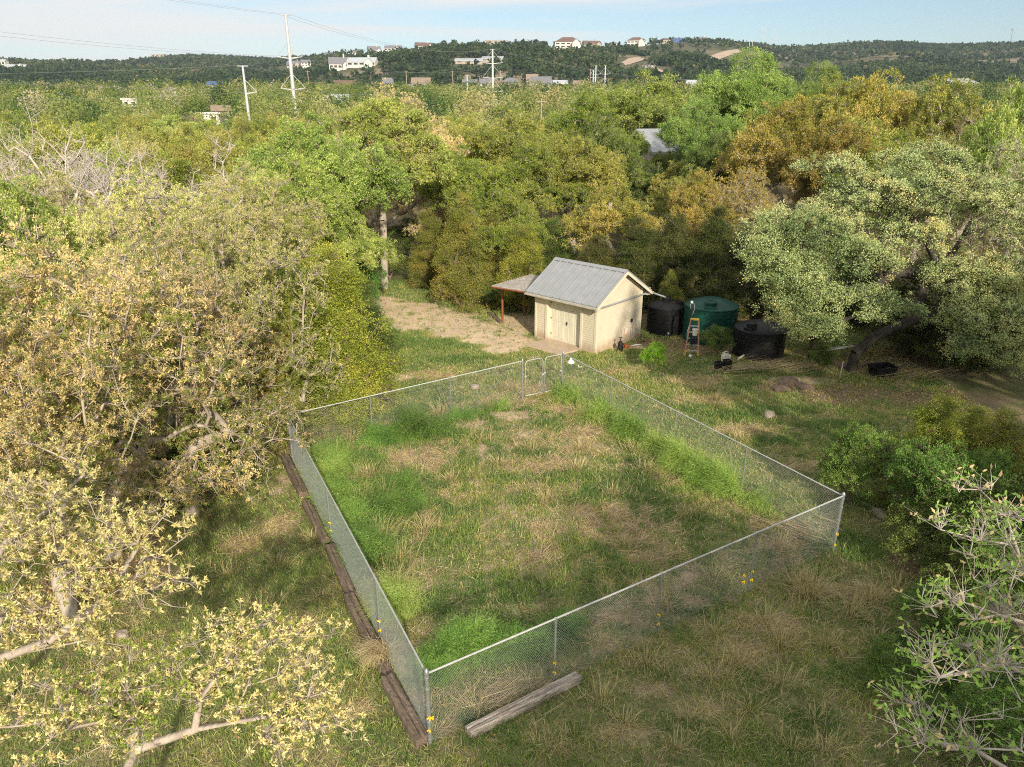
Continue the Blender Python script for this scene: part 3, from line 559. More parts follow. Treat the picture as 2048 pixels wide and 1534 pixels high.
# ------------------------------------------------------------------ feathery weeds along the fence
def weed_pts(L, acc, dens=1.0):
    for px, py, rx, ry, h, tn in L:
        cx, cy = gp(px, py); nn = int(8200 * rx * ry * dens) + 300; h = h * 1.32
        a = rng.uniform(0, 2 * math.pi, nn); r = np.abs(rng.normal(size=nn)) * .62; x = cx + r * rx * np.cos(a) * 1.15; y = cy + r * ry * np.sin(a) * 1.15; kk = in_poly(x, y, YARD); x, y, r, a = x[kk], y[kk], r[kk], a[kk]; nn = len(x)
        edge = np.clip(1.05 - r * .5, .25, 1) * (.6 + .8 * fbm(x * 3, y * 3, 520, 2)); ln = h * edge * rng.uniform(.5, 1.15, nn); tone = np.clip(tn + rng.normal(size=nn) * .18 + (fbm(x * 2.5, y * 2.5, 530, 2) - .5) * .9, 0, 1)
        hd = fbm(x * 2, y * 2, 500, 2) * 9 + rng.normal(size=nn) * .8
        acc.add(*blades(x, y, ln, np.full(nn, .004 + .0002 * cy), np.clip(rng.normal(.32, .16, nn), 0, .85), tone, bend=1.0, head=hd))
        # fine needles on the upper stems
        m2 = nn * 5; kx = rng.integers(0, nn, m2); t = rng.uniform(.35, 1, m2)
        px_, py_ = x[kx] + np.cos(hd[kx]) * ln[kx] * t * .42, y[kx] + np.sin(hd[kx]) * ln[kx] * t * .42
        C = np.stack([px_ + rng.normal(size=m2) * .04, py_ + rng.normal(size=m2) * .04, height(px_, py_) + ln[kx] * t * .78], -1)
        D = rand_dirs(rng, m2); D[:, 2] = abs(D[:, 2]) * .6; D /= np.linalg.norm(D, axis=1, keepdims=True)
        V, Fc = leaves(C, D, rng.uniform(.05, .11, m2), np.full(m2, .004 + .00022 * cy), rng); acc.add(V, Fc, np.clip(tone[kx] + rng.normal(size=m2) * .12, 0, 1))
acc = Acc()
weed_pts([(1130, 775, 0.855, 0.6, 1.008, 0.72), (1180, 795, 0.855, 0.7, 1.12, 0.77), (1225, 830, 0.76, 0.7, 1.064, 0.82), (1270, 870, 0.57, 0.5, 0.784, 0.67), (1330, 900, 0.57, 0.4, 0.784, 0.72), (1370, 935, 0.57, 0.4, 0.84, 0.77), (1420, 965, 0.57, 0.4, 0.896, 0.82), (1470, 985, 0.57, 0.4, 0.952, 0.87), (1530, 1005, 0.57, 0.45, 0.896, 0.82), (1590, 1030, 0.57, 0.4, 0.784, 0.72), (1570, 970, 0.57, 0.5, 0.672, 0.62), (1500, 940, 0.475, 0.4, 0.616, 0.62), (1090, 760, 0.475, 0.4, 0.672, 0.57), (1440, 900, 0.38, 0.4, 0.504, 0.57)], acc, 1.5)
o = link('feathery_weeds', acc.mesh('feathery_weeds', M['weed'])); tag(o, 'bright green feathery weeds along the right side inside the fence', 'weeds', kind='stuff')
acc = Acc()
weed_pts([(645, 895, .7, .7, .8, .75), (670, 945, .6, .6, .8, .7), (690, 1000, .6, .5, .8, .6), (715, 1060, .6, .5, .85, .55), (740, 1110, .5, .5, .8, .5), (770, 1020, .5, .5, .6, .3), (790, 985, .5, .5, .6, .4), (730, 930, .5, .5, .5, .45), (820, 1010, .4, .4, .5, .4)], acc)
o = link('feathery_weeds', acc.mesh('feathery_weeds', M['weed'])); tag(o, 'bright green feathery weeds in the left corner inside the fence', 'weeds', kind='stuff')
acc = Acc()
weed_pts([(900, 1315, .5, .25, .6, .45), (950, 1300, .55, .3, .6, .5), (1010, 1300, .6, .3, .55, .42), (870, 1350, .3, .25, .6, .5), (1060, 1290, .4, .3, .5, .45), (1130, 1260, .4, .25, .45, .4)], acc, 1.3)
o = link('feathery_weeds', acc.mesh('feathery_weeds', M['weed'])); tag(o, 'green feathery weeds behind the front fence next to its corner post', 'weeds', kind='stuff')
acc = Acc()
weed_pts([(760, 880, .6, .5, .6, .6), (720, 860, .7, .5, .6, .7), (900, 830, .7, .6, .6, .4), (930, 800, .6, .5, .5, .35), (860, 790, .8, .5, .5, .4), (680, 850, .6, .5, .5, .8), (1040, 790, .4, .3, .4, .5)], acc)
o = link('feathery_weeds', acc.mesh('feathery_weeds', M['weed'])); tag(o, 'mixed green feathery weeds along the back fence left of the gate', 'weeds', kind='stuff')
def single_weed(px, py, rx, ry, h, tn, label, mat='weed'):
    acc = Acc(); weed_pts([(px, py, rx, ry, h, tn)], acc, 1.6); cx, cy = gp(px, py)
    me = acc.mesh('weed', M[mat]); o = link('weed_clump', me); tag(o, label, 'weed')
single_weed(975, 808, .62, .5, 1.0, .5, 'round deep green feathery weed clump by the back fence near the gate')
single_weed(825, 868, .8, .5, .9, .42, 'dark green feathery weed clump at the back left of the yard')
single_weed(800, 1215, .35, .45, .75, .97, 'yellow-green feathery weed clump beside the left fence')

# ------------------------------------------------------------------ chain link fence
fence = thing('chain_link_fence', 'galvanised chain link fence with top rail enclosing the weedy yard', 'fence', (YARD[0][0], YARD[0][1], 0))
FH = 1.52; FO = Vector(fence.location)
def fl(p): return Vector(p) - FO
GA, GB = gp(1045, 722, FH), gp(1126, 707, FH)     # gate opening from the hinge post to the back corner
def seg_mesh(a, b, name, parent, origin, h0=.04, h1=FH - .02, sp=.0635, w=.0014):
    a = Vector((*a, 0)); b = Vector((*b, 0)); L = (b - a).length; d = (b - a) / L; nrm = Vector((-d.y, d.x, 0)); hh = h1 - h0
    V = []; Fc = []
    for sgn in (1, -1):
        s = -hh if sgn > 0 else 0.0
        end = L if sgn > 0 else L + hh
        while s < end:
            # wire from (s, h0) going sideways sgn
            s0, s1 = s, s + sgn * hh; t0, t1 = 0.0, 1.0
            lo, hi = (0 - s0) / (s1 - s0), (L - s0) / (s1 - s0)
            if lo > hi: lo, hi = hi, lo
            t0, t1 = max(0, lo), min(1, hi)
            if t1 - t0 > .02:
                p0 = a + d * (s0 + (s1 - s0) * t0) + Vector((0, 0, h0 + hh * t0)); p1 = a + d * (s0 + (s1 - s0) * t1) + Vector((0, 0, h0 + hh * t1))
                off = nrm * (.003 * sgn); e = (p1 - p0).normalized(); q = e.cross(nrm) * w; n0 = len(V)
                for p in (p0, p1):
                    V += [p + off + q, p + off - q * .5 + nrm * w, p + off - q * .5 - nrm * w]
                Fc += [(n0, n0 + 1, n0 + 4, n0 + 3), (n0 + 1, n0 + 2, n0 + 5, n0 + 4), (n0 + 2, n0, n0 + 3, n0 + 5)]
            s += sp * 1.0
    V = [p - origin for p in V]
    return link(name, arr_mesh(name, np.array([tuple(p) for p in V]), np.array(Fc), M['wire']), parent)
def rail(a, b, z=FH, r=.0175, parent=fence, origin=FO):
    m = MB(); m.tube([Vector((*a, z)) - origin, Vector((*b, z)) - origin], r, 8); 
    n = int((Vector((*b, 0)) - Vector((*a, 0))).length / 3.2)
    for i in range(1, n + 1):
        t = i / (n + 1); p = Vector((*a, z)).lerp(Vector((*b, z)), t) - origin; q = Vector((*a, z)).lerp(Vector((*b, z)), t + .012) - origin; m.tube([p, q], r * 1.25, 8)
    return m.build('top_rail', M['galvl'], parent, True, auto=True)
def post(p, r=.025, top=FH - .02, parent=fence, origin=FO, cap=False, big=False):
    m = MB(); P = Vector((*p, 0)) - origin; m.tube([P + Vector((0, 0, -.1)), P + Vector((0, 0, top))], r, 10)
    if big:
        for z in (.12, .5, .85, 1.2, top - .1): m.tube([P + Vector((0, 0, z)), P + Vector((0, 0, z + .03))], r * 1.25, 10)
        m.lathe([(r * 1.25, top), (r * 1.25, top + .04), (r * .9, top + .08), (r * .3, top + .1)], 10, tuple(P))
    else:
        m.tube([P + Vector((0, 0, top - .05)), P + Vector((0, 0, top + .035))], r * 1.2, 10)
    return m.build('post', M['galv'], parent, True, auto=True)
sides = [(YARD[0], YARD[1]), (YARD[1], YARD[2]), (GA, YARD[3]), (YARD[3], YARD[0])]
for a, b in sides:
    rail(a, b); seg_mesh(a, b, 'wire_mesh', fence, FO)
for p in YARD: post(p, .036, FH, big=True)
post(GA, .036, FH, big=True)
line_px = [[(1328, 1150, 1), (1113, 1238, 1), (1518, 1067, 1)], [(1230, 755, 1), (1355, 822, 1), (1498, 893, 1)], [(903, 757, 1), (746, 797, 1)], [(745, 1160, 1), (648, 975, 1)]]
ties = []
for si, L in enumerate(line_px):
    a, b = map(np.array, sides[si])
    for px, py, _ in L:
        p = np.array(gp(px, py, FH)); t = np.dot(p - a, b - a) / np.dot(b - a, b - a); p = a + (b - a) * t; post(tuple(p), .021)
        if si in (0, 3): ties.append((p, .55)); ties.append((p, .33))
ties += [(np.array(YARD[0]), .62), (np.array(YARD[0]) + [.05, .03], .6), (np.array(YARD[0]), .36), (np.array(YARD[1]), .5), (np.array(YARD[1]), .2)]
for px, py in ((1449, 1155), (1447, 1172)):
    a, b = map(np.array, sides[0]); p = a + (b - a) * (.70); ties.append((p, .55 if py < 1160 else .38))
for p, z in ties:
    m = MB(); q = Vector((p[0], p[1], z)) - FO; q += Vector((rng.uniform(-.01, .01), -.035, 0)); s = rng.uniform(-.5, .5)
    m.box(q, (.075, .012, .028), rz=R(30) + s, ry=rng.uniform(-.6, .6)); m.box(q + Vector((.02, -.012, -.012)), (.02, .02, .05), rz=s)
    m.build('warning_tag', M['ytag'], fence)
# gates
def gate(a, b, label, curl):
    A = Vector((*a, 0)); B = Vector((*b, 0)); L = (B - A).length; d = (B - A) / L
    gt = thing('gate', label, 'gate', (a[0], a[1], 0)); Z = Vector((0, 0, 1)); h = FH - .02; rr = .14
    pts = [Z * .12]; pts += [Z * (h - rr)]
    for k in range(1, 6):
        t = math.pi / 2 * k / 6; pts.append(d * (rr - rr * math.cos(t)) + Z * (h - rr + rr * math.sin(t)))
    pts.append(d * rr + Z * h); pts.append(d * (L - rr) + Z * h)
    for k in range(1, 6):
        t = math.pi / 2 * k / 6; pts.append(d * (L - rr + rr * math.sin(t)) + Z * (h - rr + rr * math.cos(t)))
    pts += [d * L + Z * (h - rr), d * L + Z * .12]
    m = MB(); m.tube(pts, .016, 8); m.tube([Z * .13, d * L + Z * .13], .017, 8); m.build('frame', M['galvl'], gt, True)
    seg_mesh((a[0] + d.x * .03, a[1] + d.y * .03), (b[0] - d.x * .03, b[1] - d.y * .03), 'wire_mesh', gt, A, .14, h - .04)
    if curl:
        m = MB()
        for q in range(3):
            c = d * (L * (.3 + .2 * q)) + Z * (h + .05); m.tube([c + d * (.05 * math.cos(t)) + Z * (.035 * math.sin(t)) for t in np.linspace(-.5, 4.2, 9)], .008, 5)
        m.build('scroll_ornament', M['galvl'], gt, True)
    m = MB(); m.box(d * L + Z * .85, (.09, .03, .06), rz=math.atan2(d.y, d.x)); m.build('latch', M['galvl'], gt); m = MB(); m.box(Z * .9, (.08, .05, .05), rz=math.atan2(d.y, d.x)); m.build('hinge', M['galvl'], gt)
ga, gb = np.array(GA), np.array(GB)
gate(tuple(ga + (gb - ga) * .07), tuple(ga + (gb - ga) * .50), 'narrow chain link gate with scrolls on its rounded top rail', True)
gate(tuple(ga + (gb - ga) * .55), tuple(ga + (gb - ga) * .965), 'plain rounded chain link gate leaf next to the back corner post', False)
# lamp shade and hook hanging on the fence
p = gp(1139, 722, 1.1); lt = thing('enamel_lamp', 'small white bell shaped lamp hanging on the fence by the gate corner', 'lamp', (p[0] + .05, p[1] - .05, 1.05))
m = MB(); m.lathe([(.15, 0), (.155, .02), (.10, .08), (.05, .13), (.04, .2)], 20); m.build('shade', M['pvcw'], lt, True)
m = MB(); m.tube([(0, 0, .2), (0, 0, .33), (-.03, .03, .4)], .012, 6); m.build('stem', M['galv'], lt)
p = gp(1160, 733, 1.1); m = MB(); m.tube([(p[0] - .07, p[1], 1.17), (p[0] - .06, p[1], 1.1), (p[0], p[1], 1.07), (p[0] + .08, p[1], 1.1)], .013, 6)
o = m.build('hook', M['pvcw'], None, True); tag(o, 'small white hook on the fence mesh right of the lamp', 'hook')

# ------------------------------------------------------------------ timbers
def timber(a, b, w, h, mat, label, name='railroad_tie', group=None, z=0.0, seed=0, rr=.0):
    a = Vector((*a, z)); b = Vector((*b, z)); L = (b - a).length; r_ = random.Random(seed)
    n = 26; V = []; Fc = []; prof = [(-.5, 0), (-.47, .86), (-.36, 1), (-.12, .98), (.0, .86), (.06, .99), (.38, .97), (.48, .84), (.5, 0)]
    k = len(prof)
    for i in range(n + 1):
        t = i / n * L - L / 2; e = .02 * r_.uniform(-1, 1) if i in (0, n) else 0
        for j, (u_, v_) in enumerate(prof):
            V.append((t + e + (r_.uniform(-.03, .03) if i in (0, n) else 0), u_ * w + r_.uniform(-1, 1) * .009, v_ * h * (1 + r_.uniform(-.03, .02)) if v_ > 0 else -.04))
    for i in range(n):
        for j in range(k - 1): Fc.append((i * k + j, i * k + j + 1, (i + 1) * k + j + 1, (i + 1) * k + j))
        Fc.append((i * k + k - 1, i * k, (i + 1) * k, (i + 1) * k + k - 1))
    Fc += [tuple(range(k - 1, -1, -1)), tuple(n * k + j for j in range(k))]
    me = bpy.data.meshes.new(name); me.from_pydata(V, [], Fc); me.update(); me.materials.append(M[mat])
    o = link(name, me); c = (a + b) / 2; o.location = (c.x, c.y, z + gz(c.x, c.y)); o.rotation_euler = (0, rr, math.atan2(b.y - a.y, b.x - a.x)); tag(o, label, 'timber', group); return o
GT = 'old timbers laid along the left fence'
T = [((570, 915), (607, 990), .25, .24, 'tie', 'reddish brown timber at the far end of the row along the left fence'),
     ((612, 1003), (650, 1080), .23, .18, 'tie', 'second timber from the far end along the left fence'),
     ((659, 1090), (703, 1192), .24, .17, 'tie', 'dark rough timber midway along the left fence'),
     ((699, 1198), (755, 1306), .25, .25, 'tie', 'brown timber with a squared end just before the dry weed tuft'),
     ((762, 1318), (779, 1356), .22, .16, 'tie', 'short timber half covered by the dry weed tuft'),
     ((774, 1360), (845, 1484), .26, .24, 'tie', 'nearest brown timber running to the front corner post')]
for i, (a, b, w, h, mt, lb) in enumerate(T):
    A_, B_ = gp(*a, .1), gp(*b, .1); timber(A_, B_, w, h, mt, lb, group=GT, seed=i)
timber(gp(938, 1463, .1), gp(1158, 1352, .1), .20, .17, 'tieg', 'weathered grey beam lying outside the front fence', 'weathered_beam', seed=11)
timber(gp(696, 1205), gp(706, 1228), .05, .05, 'tieg', 'small pale wood stake lying left of the timbers, midway', 'stake', seed=12)
timber(gp(765, 1360), gp(779, 1390), .05, .05, 'tieg', 'small pale wood stake beside the short covered timber', 'stake', seed=13)
timber(gp(818, 1455), gp(830, 1482), .06, .05, 'tieg', 'small pale wood stake left of the nearest timber end', 'stake', seed=14)
timber(gp(978, 628), gp(1003, 648), .18, .14, 'tie', 'dark timber on the ground by the rusty shelter post', seed=15)
timber(gp(880, 592), gp(925, 605), .16, .16, 'barkb', 'long brown log lying at the edge of the woods left of the shelter', 'log', seed=16)
# dry tuft spilling over the timber
acc = Acc(); cx, cy = gp(765, 1318); nn = 420; hd = R(215) + rng.normal(size=nn) * .42
acc.add(*blades(cx + rng.normal(size=nn) * .09, cy + rng.normal(size=nn) * .09, rng.uniform(.35, .8, nn), np.full(nn, .007), rng.uniform(.3, .62, nn), rng.uniform(.5, 1, nn), head=hd, base_z=.16, bend=1.5))
nn = 160; acc.add(*blades(cx + rng.normal(size=nn) * .09, cy + rng.normal(size=nn) * .09, rng.uniform(.3, .55, nn), np.full(nn, .007), rng.uniform(.2, .6, nn), rng.uniform(.4, 1, nn), base_z=.16, bend=1.0))
o = link('dry_weed_tuft', acc.mesh('dry_weed_tuft', M['straw'])); tag(o, 'pale dry weed tuft spilling over the timbers by the left fence', 'dry weed')

# ------------------------------------------------------------------ shed
U = Vector((math.cos(R(136)), math.sin(R(136)), 0)); Vv = Vector((-U.y, U.x, 0)) * -1; Zv = Vector((0, 0, 1)); A0 = Vector((3.65, 29.67, 0)); gA = gz(3.65, 29.67)
shed = thing('garden_shed', 'cream sided shed with a grey metal gable roof and double doors', 'shed', (A0.x, A0.y, 0))
WL, WD, EH, RH = 3.55, 3.4, 2.38, 3.42
def S(u, v, z): return U * u + Vv * v + Zv * z
def quad(m, a, b, c, d): m.add([a, b, c, d], [(0, 1, 2, 3)])
def siding(m, P, d, nrm, rng_at, z0, z1, bh=.105):
    z = z0
    while z < z1 - .005:
        zt = min(z + bh, z1); a0, a1 = rng_at(z); b0, b1 = rng_at(zt)
        if a1 - a0 < .02: break
        lo0, lo1 = P + d * a0 + Zv * z + nrm * .016, P + d * a1 + Zv * z + nrm * .016
        hi0, hi1 = P + d * b0 + Zv * zt + nrm * .003, P + d * b1 + Zv * zt + nrm * .003
        quad(m, lo0, lo1, hi1, hi0); quad(m, P + d * a0 + Zv * z + nrm * .003, P + d * a1 + Zv * z + nrm * .003, lo1, lo0)
        z = zt
nF = -Vv; nR = -U; nL = U; nB = Vv
D0, D1 = .86, 2.80                       # doorway along the front
def solid(m, a, b, c, d, e):             # core slab
    m.add([a, b, c, d, a + e, b + e, c + e, d + e], [(0, 1, 2, 3), (7, 6, 5, 4), (0, 4, 5, 1), (1, 5, 6, 2), (2, 6, 7, 3), (3, 7, 4, 0)])
m = MB(); z0 = .06
siding(m, S(0, 0, 0), U, nF, lambda z: (.06, D0 - .11), z0, EH); siding(m, S(0, 0, 0), U, nF, lambda z: (D1 + .11, WL - .06), z0, EH)
siding(m, S(0, 0, 0), U, nF, lambda z: (D0 - .11, D1 + .11), 2.16, EH)
solid(m, S(0, 0, 0), S(D0, 0, 0), S(D0, 0, EH), S(0, 0, EH), Vv * .1); solid(m, S(D1, 0, 0), S(WL, 0, 0), S(WL, 0, EH), S(D1, 0, EH), Vv * .1)
solid(m, S(D0, 0, 2.1), S(D1, 0, 2.1), S(D1, 0, EH), S(D0, 0, EH), Vv * .1)
o = m.build('front_wall', M['siding'], shed)
slope = (RH - EH) / (WD / 2)
def gab(z):
    if z <= EH: return (.06, WD - .06)
    k = (z - EH) / slope; return (k, WD - k)
for nm, P, d, nr, th in (('gable_wall', S(0, 0, 0), Vv, nR, U * .1), ('rear_gable_wall', S(WL, 0, 0), Vv, nL, -U * .1)):
    m = MB(); siding(m, P, d, nr, gab, z0, RH - .05)
    pts = [P, P + d * WD, P + d * WD + Zv * EH, P + d * WD / 2 + Zv * (RH - .02), P + Zv * EH]; m.add(pts + [p + th for p in pts], [(0, 1, 2, 3, 4), (9, 8, 7, 6, 5)] + [(i, i + 5, (i + 1) % 5 + 5, (i + 1) % 5) for i in range(5)])
    m.build(nm, M['siding'], shed)
m = MB(); siding(m, S(0, WD, 0), U, nB, lambda z: (.06, WL - .06), z0, EH); solid(m, S(0, WD - .1, 0), S(WL, WD - .1, 0), S(WL, WD - .1, EH), S(0, WD - .1, EH), Vv * .098); m.build('back_wall', M['siding'], shed)
for (u, v), (ou, ov) in (((0, 0), (-1, -1)), ((WL, 0), (1, -1)), ((0, WD), (-1, 1)), ((WL, WD), (1, 1))):
    m = MB(); c = S(u, v, (EH + .04) / 2); ang = math.atan2(U.y, U.x)
    m.box(c + U * (ou * .012 - ou * .045) + Vv * (ov * .012), (.11, .03, EH - .04), rz=ang); m.box(c + Vv * (ov * .012 - ov * .05) + U * (ou * .014), (.03, .10, EH - .045), rz=ang); m.build('corner_board', M['trim'], shed)
m = MB(); ang = math.atan2(U.y, U.x); m.box(S(WL / 2, WD / 2, 0) + Zv * -.02, (WL + .06, WD + .06, .2), rz=ang); m.build('foundation', M['conc'], shed)
m = MB()
for u in (D0 - .055, D1 + .055): m.box(S(u, -.02, 1.1), (.11, .05, 2.12), rz=ang)
m.box(S((D0 + D1) / 2, -.022, 2.19), (D1 - D0 + .26, .06, .12), rz=ang); m.box(S((D0 + D1) / 2, -.04, 2.265), (D1 - D0 + .32, .1, .03), rz=ang)
for u in (D0 + .01, D1 - .01): m.box(S(u, .10, 1.06), (.04, .2, 2.1), rz=ang)
m.box(S((D0 + D1) / 2, .10, 2.11), (D1 - D0, .2, .03), rz=ang)
m.build('door_frame', M['trim'], shed)
dw = (D1 - D0 - .04) / 2 - .009
for s in range(2):
    u0 = D0 + .02 + s * (dw + .01) + dw / 2; m = MB(); m.box(S(u0, .20, 1.08), (dw, .045, 2.0), rz=ang)
    for cu in (-.2, .2):
        for zz, hz in ((.55, .72), (1.25, .5), (1.75, .34)):
            for (w_, h_, du, dz) in ((.27, .02, 0, hz / 2), (.27, .02, 0, -hz / 2), (.02, hz, .135, 0), (.02, hz, -.135, 0)): m.box(S(u0 + cu * .98 + du, .172, zz + dz), (w_, .016, h_), rz=ang)
            m.box(S(u0 + cu * .98, .174, zz), (.19, .012, hz - .09), rz=ang)
    dr = m.build('door', M['door'], shed, bevel=.004)
    for hz_ in (.35, 1.08, 1.82):
        hg = MB(); hg.box(S(u0 + (dw / 2 - .04) * (1 if s else -1), .168, hz_), (.09, .012, .035), rz=ang); hg.build('hinge', M['blackm'], dr)
    if s == 0:
        h = MB(); q = S(u0 + dw / 2 - .06, .14, 1.0); h.box(q, (.04, .015, .16), rz=ang); h.tube([q + nF * .02 + Zv * .03, q + nF * .06 + Zv * .03, q + nF * .06 + Zv * .03 - U * .1], .009, 6); h.build('handle', M['blackm'], dr)
m = MB(); m.box(S((D0 + D1) / 2, .17, .045), (D1 - D0, .06, .05), rz=ang); m.build('threshold', M['blackm'], shed)
# roof
OV, OG = .36, .30
def roof_side(sgn, lbl):
    # sgn -1 front slope, +1 back slope
    m = MB(); v_e = -OV if sgn < 0 else WD + OV; v_r = WD / 2; ze = EH + .05 - slope * OV + .02; zr = RH + .07
    e0, e1, r0, r1 = S(-OG, v_e, ze), S(WL + OG, v_e, ze), S(-OG, v_r, zr), S(WL + OG, v_r, zr)
    dn = Zv * -.035; m.add([e0, e1, r1, r0, e0 + dn, e1 + dn, r1 + dn, r0 + dn], [(0, 1, 2, 3), (7, 6, 5, 4), (0, 4, 5, 1), (1, 5, 6, 2), (3, 2, 6, 7), (0, 3, 7, 4)])
    nrib = 11; sl = (r0 - e0).normalized(); nr = sl.cross(U) * (1 if sl.cross(U).z > 0 else -1)
    for i in range(nrib):
        u = -OG + .04 + (WL + 2 * OG - .08) * i / (nrib - 1); a = S(u, v_e, ze) + nr * .003; b = S(u, v_r, zr) + nr * .003
        w = U * .018; hgt = nr * .045
        m.add([a - w * 1.6, a + w * 1.6, a + w * .7 + hgt, a - w * .7 + hgt, b - w * 1.6, b + w * 1.6, b + w * .7 + hgt, b - w * .7 + hgt], [(0, 1, 2, 3), (7, 6, 5, 4), (1, 5, 6, 2), (2, 6, 7, 3), (3, 7, 4, 0)])
        for k in (1 / 3, 2 / 3):
            u2 = u + (WL + 2 * OG - .08) / (nrib - 1) * k
            if i < nrib - 1:
                a2 = S(u2, v_e, ze) + nr * .002; b2 = S(u2, v_r, zr) + nr * .002; w2 = U * .006; h2 = nr * .006
                m.add([a2 - w2, a2 + w2, a2 + h2, b2 - w2, b2 + w2, b2 + h2], [(0, 1, 2), (1, 4, 5, 2), (2, 5, 3, 0)])
    return m.build('roof_panel', M['roofm'], shed)
roof_side(-1, 0); roof_side(1, 0)
m = MB()
for sgn in (-1, 1):
    a = S(-OG - .02, WD / 2, RH + .115); b = S(WL + OG + .02, WD / 2, RH + .115); c = S(-OG - .02, WD / 2 + sgn * .16, RH + .115 - .16 * slope); d = S(WL + OG + .02, WD / 2 + sgn * .16, RH + .115 - .16 * slope)
    m.add([a, b, d, c, a - Zv * .02, b - Zv * .02, d - Zv * .02, c - Zv * .02], [(0, 1, 2, 3), (7, 6, 5, 4), (0, 3, 7, 4), (1, 5, 6, 2), (3, 2, 6, 7)])
m.build('ridge_cap', M['roofm'], shed)
m = MB()                                   # rake boards and fascia
for u in (-OG, WL + OG):
    for sgn in (-1, 1):
        ve = WD / 2 + sgn * (WD / 2 + OV); a = S(u, ve, EH + .035 - slope * OV); b = S(u, WD / 2, RH + .035); dn = Zv * -.13; t = U * (.02 if u > 0 else -.02)
        m.add([a, b, b + dn, a + dn, a + t, b + t, b + dn + t, a + dn + t], [(0, 1, 2, 3), (7, 6, 5, 4), (0, 4, 5, 1), (3, 2, 6, 7), (0, 3, 7, 4)])
for v in (-OV + .02, WD + OV - .02): m.box(S(WL / 2, v, EH - slope * OV - .02), (WL + 2 * OG, .025, .12), rz=ang)
m.build('fascia', M['trim'], shed)
m = MB()                                   # soffits
for v0, v1 in ((-OV + .03, 0), (WD, WD + OV - .03)): m.box(S(WL / 2, (v0 + v1) / 2, EH - slope * OV - .06), (WL + 2 * OG - .05, abs(v1 - v0) - .01, .015), rz=ang)
m.build('soffit', M['trim'], shed)
for v in (-OV - .055, WD + OV + .055):
    m = MB(); zt = EH - slope * OV + .03; w = .06
    pr = [(-w, 0), (-w * .9, -.07), (-.02, -.1), (.02, -.1), (w * .9, -.07), (w, 0), (w * .8, 0), (w * .7, -.06), (0, -.085), (-w * .7, -.06), (-w * .8, 0)]
    vs = [S(u, v + a, zt + b) for u in (-OG - .02, WL + OG) for a, b in pr]; k = len(pr)
    m.add(vs, [(i, (i + 1) % k, (i + 1) % k + k, i + k) for i in range(k)] + [tuple(range(k - 1, -1, -1)), tuple(range(k, 2 * k))]); m.build('gutter', M['gut'], shed)
# rain pipe round the gable to the tank
zg = EH - slope * OV - .07
TK1 = Vector((px_x(1331, 33.2, .8), 33.1, 0)) - A0
m = MB(); q0 = S(-OG + .05, -OV - .05, zg); q1 = S(-.20, -OV + .02, zg - .06); q2 = S(-.075, .02, zg - .04); q3 = S(-.075, WD + .25, zg + .02); q4 = S(-.12, WD + .45, zg + .05); q5 = S(-.12, WD + OV + .05, zg + .28)
m.tube([q0, q1, q2, q3, q4], .045, 10); m.tube([S(-.12, WD + OV + .05, zg + .05), q5], .04, 10)
for q in (q2, q4): m.tube([q - Vv * .06, q + Vv * .06], .055, 10)
m.tube([q4, TK1 + Vector((-.12, -.05, 1.72)), TK1 + Vector((-.02, 0, 1.60)), TK1 + Vector((0, 0, 1.50))], .043, 10)
m.build('rain_pipe', M['pvc'], shed, True, auto=True)
m = MB(); q = S(-.03, 2.62, 1.0); m.box(q, (.06, .12, .16), rz=ang + 0); m.build('socket_box', M['blackm'], shed)
m = MB(); m.tube([S(-.035, 2.62, .9), S(-.035, 2.62, .1)], .015, 6); m.tube([S(-.035, 2.75, .9), S(-.035, 2.75, .1)], .012, 6); m.build('conduit', M['tieg'], shed)
m = MB(); m.box(S(-.05, 2.15, .62), (.08, .18, .26), rz=ang); m.build('meter_box', M['pvcw'], shed)
m = MB(); m.box(S(-.02, 1.45, .55), (.02, .05, .16), rz=ang); m.build('vent', M['trim'], shed)
# slab in front of the door
m = MB(); a, b, c, d = S(.78, -.02, .05), S(2.98, -.02, .05), S(3.2, -1.3, .045), S(1.05, -1.25, .045); dn = Zv * -.12
m.add([a, b, c, d, a + dn, b + dn, c + dn, d + dn], [(0, 3, 2, 1), (4, 5, 6, 7), (0, 1, 5, 4), (1, 2, 6, 5), (2, 3, 7, 6), (3, 0, 4, 7)])
o = m.build('concrete_ramp', M['conc'], None, bevel=.01); o.location = A0; tag(o, 'worn concrete slab on the ground before the shed doors', 'slab')

# lean-to shelter
sh = thing('shelter', 'open lean-to shelter with sheet roof on rusty posts left of the shed', 'shelter', tuple(A0))
p1 = Vector((*gp(1005, 645), 0)) - A0; p2 = Vector((*gp(1048, 632), 0)) - A0
for p, hh in ((p1, 2.12), (p2, 2.15), (p1 + Vv * 3.1 + U * .1, 2.2)):
    m = MB(); m.tube([p - Zv * .1, p + Zv * hh], .055, 8); m.build('post', M['rust'], sh)
cA = S(WL + .02, -.15, 2.20); cB = S(WL + .02, 2.6, 2.26); cC = S(WL + 2.75, 2.7, 2.18); cD = S(WL + 2.65, -.25, 2.1)
m = MB()
for a, b in ((cA, cD), (cD, cC), (cB, cC)): m.tube([a - Zv * .07, b - Zv * .07], .045, 4)
m.build('beam', M['rust'], sh)
nS = 40; V = []; Fc = []
for i in range(nS + 1):
    t = i / nS; zz = .026 * (1 if (i // 1) % 2 else -1)
    a = cA.lerp(cB, t); b = cD.lerp(cC, t)
    for s in range(5): V.append(tuple(a.lerp(b, s / 4) + Zv * zz))
    for s in range(5): V.append(tuple(a.lerp(b, s / 4) + Zv * (zz - .004)))
for i in range(nS):
    for s in range(4):
        q = i * 10 + s; Fc += [(q, q + 10, q + 11, q + 1), (q + 5, q + 6, q + 16, q + 15)]
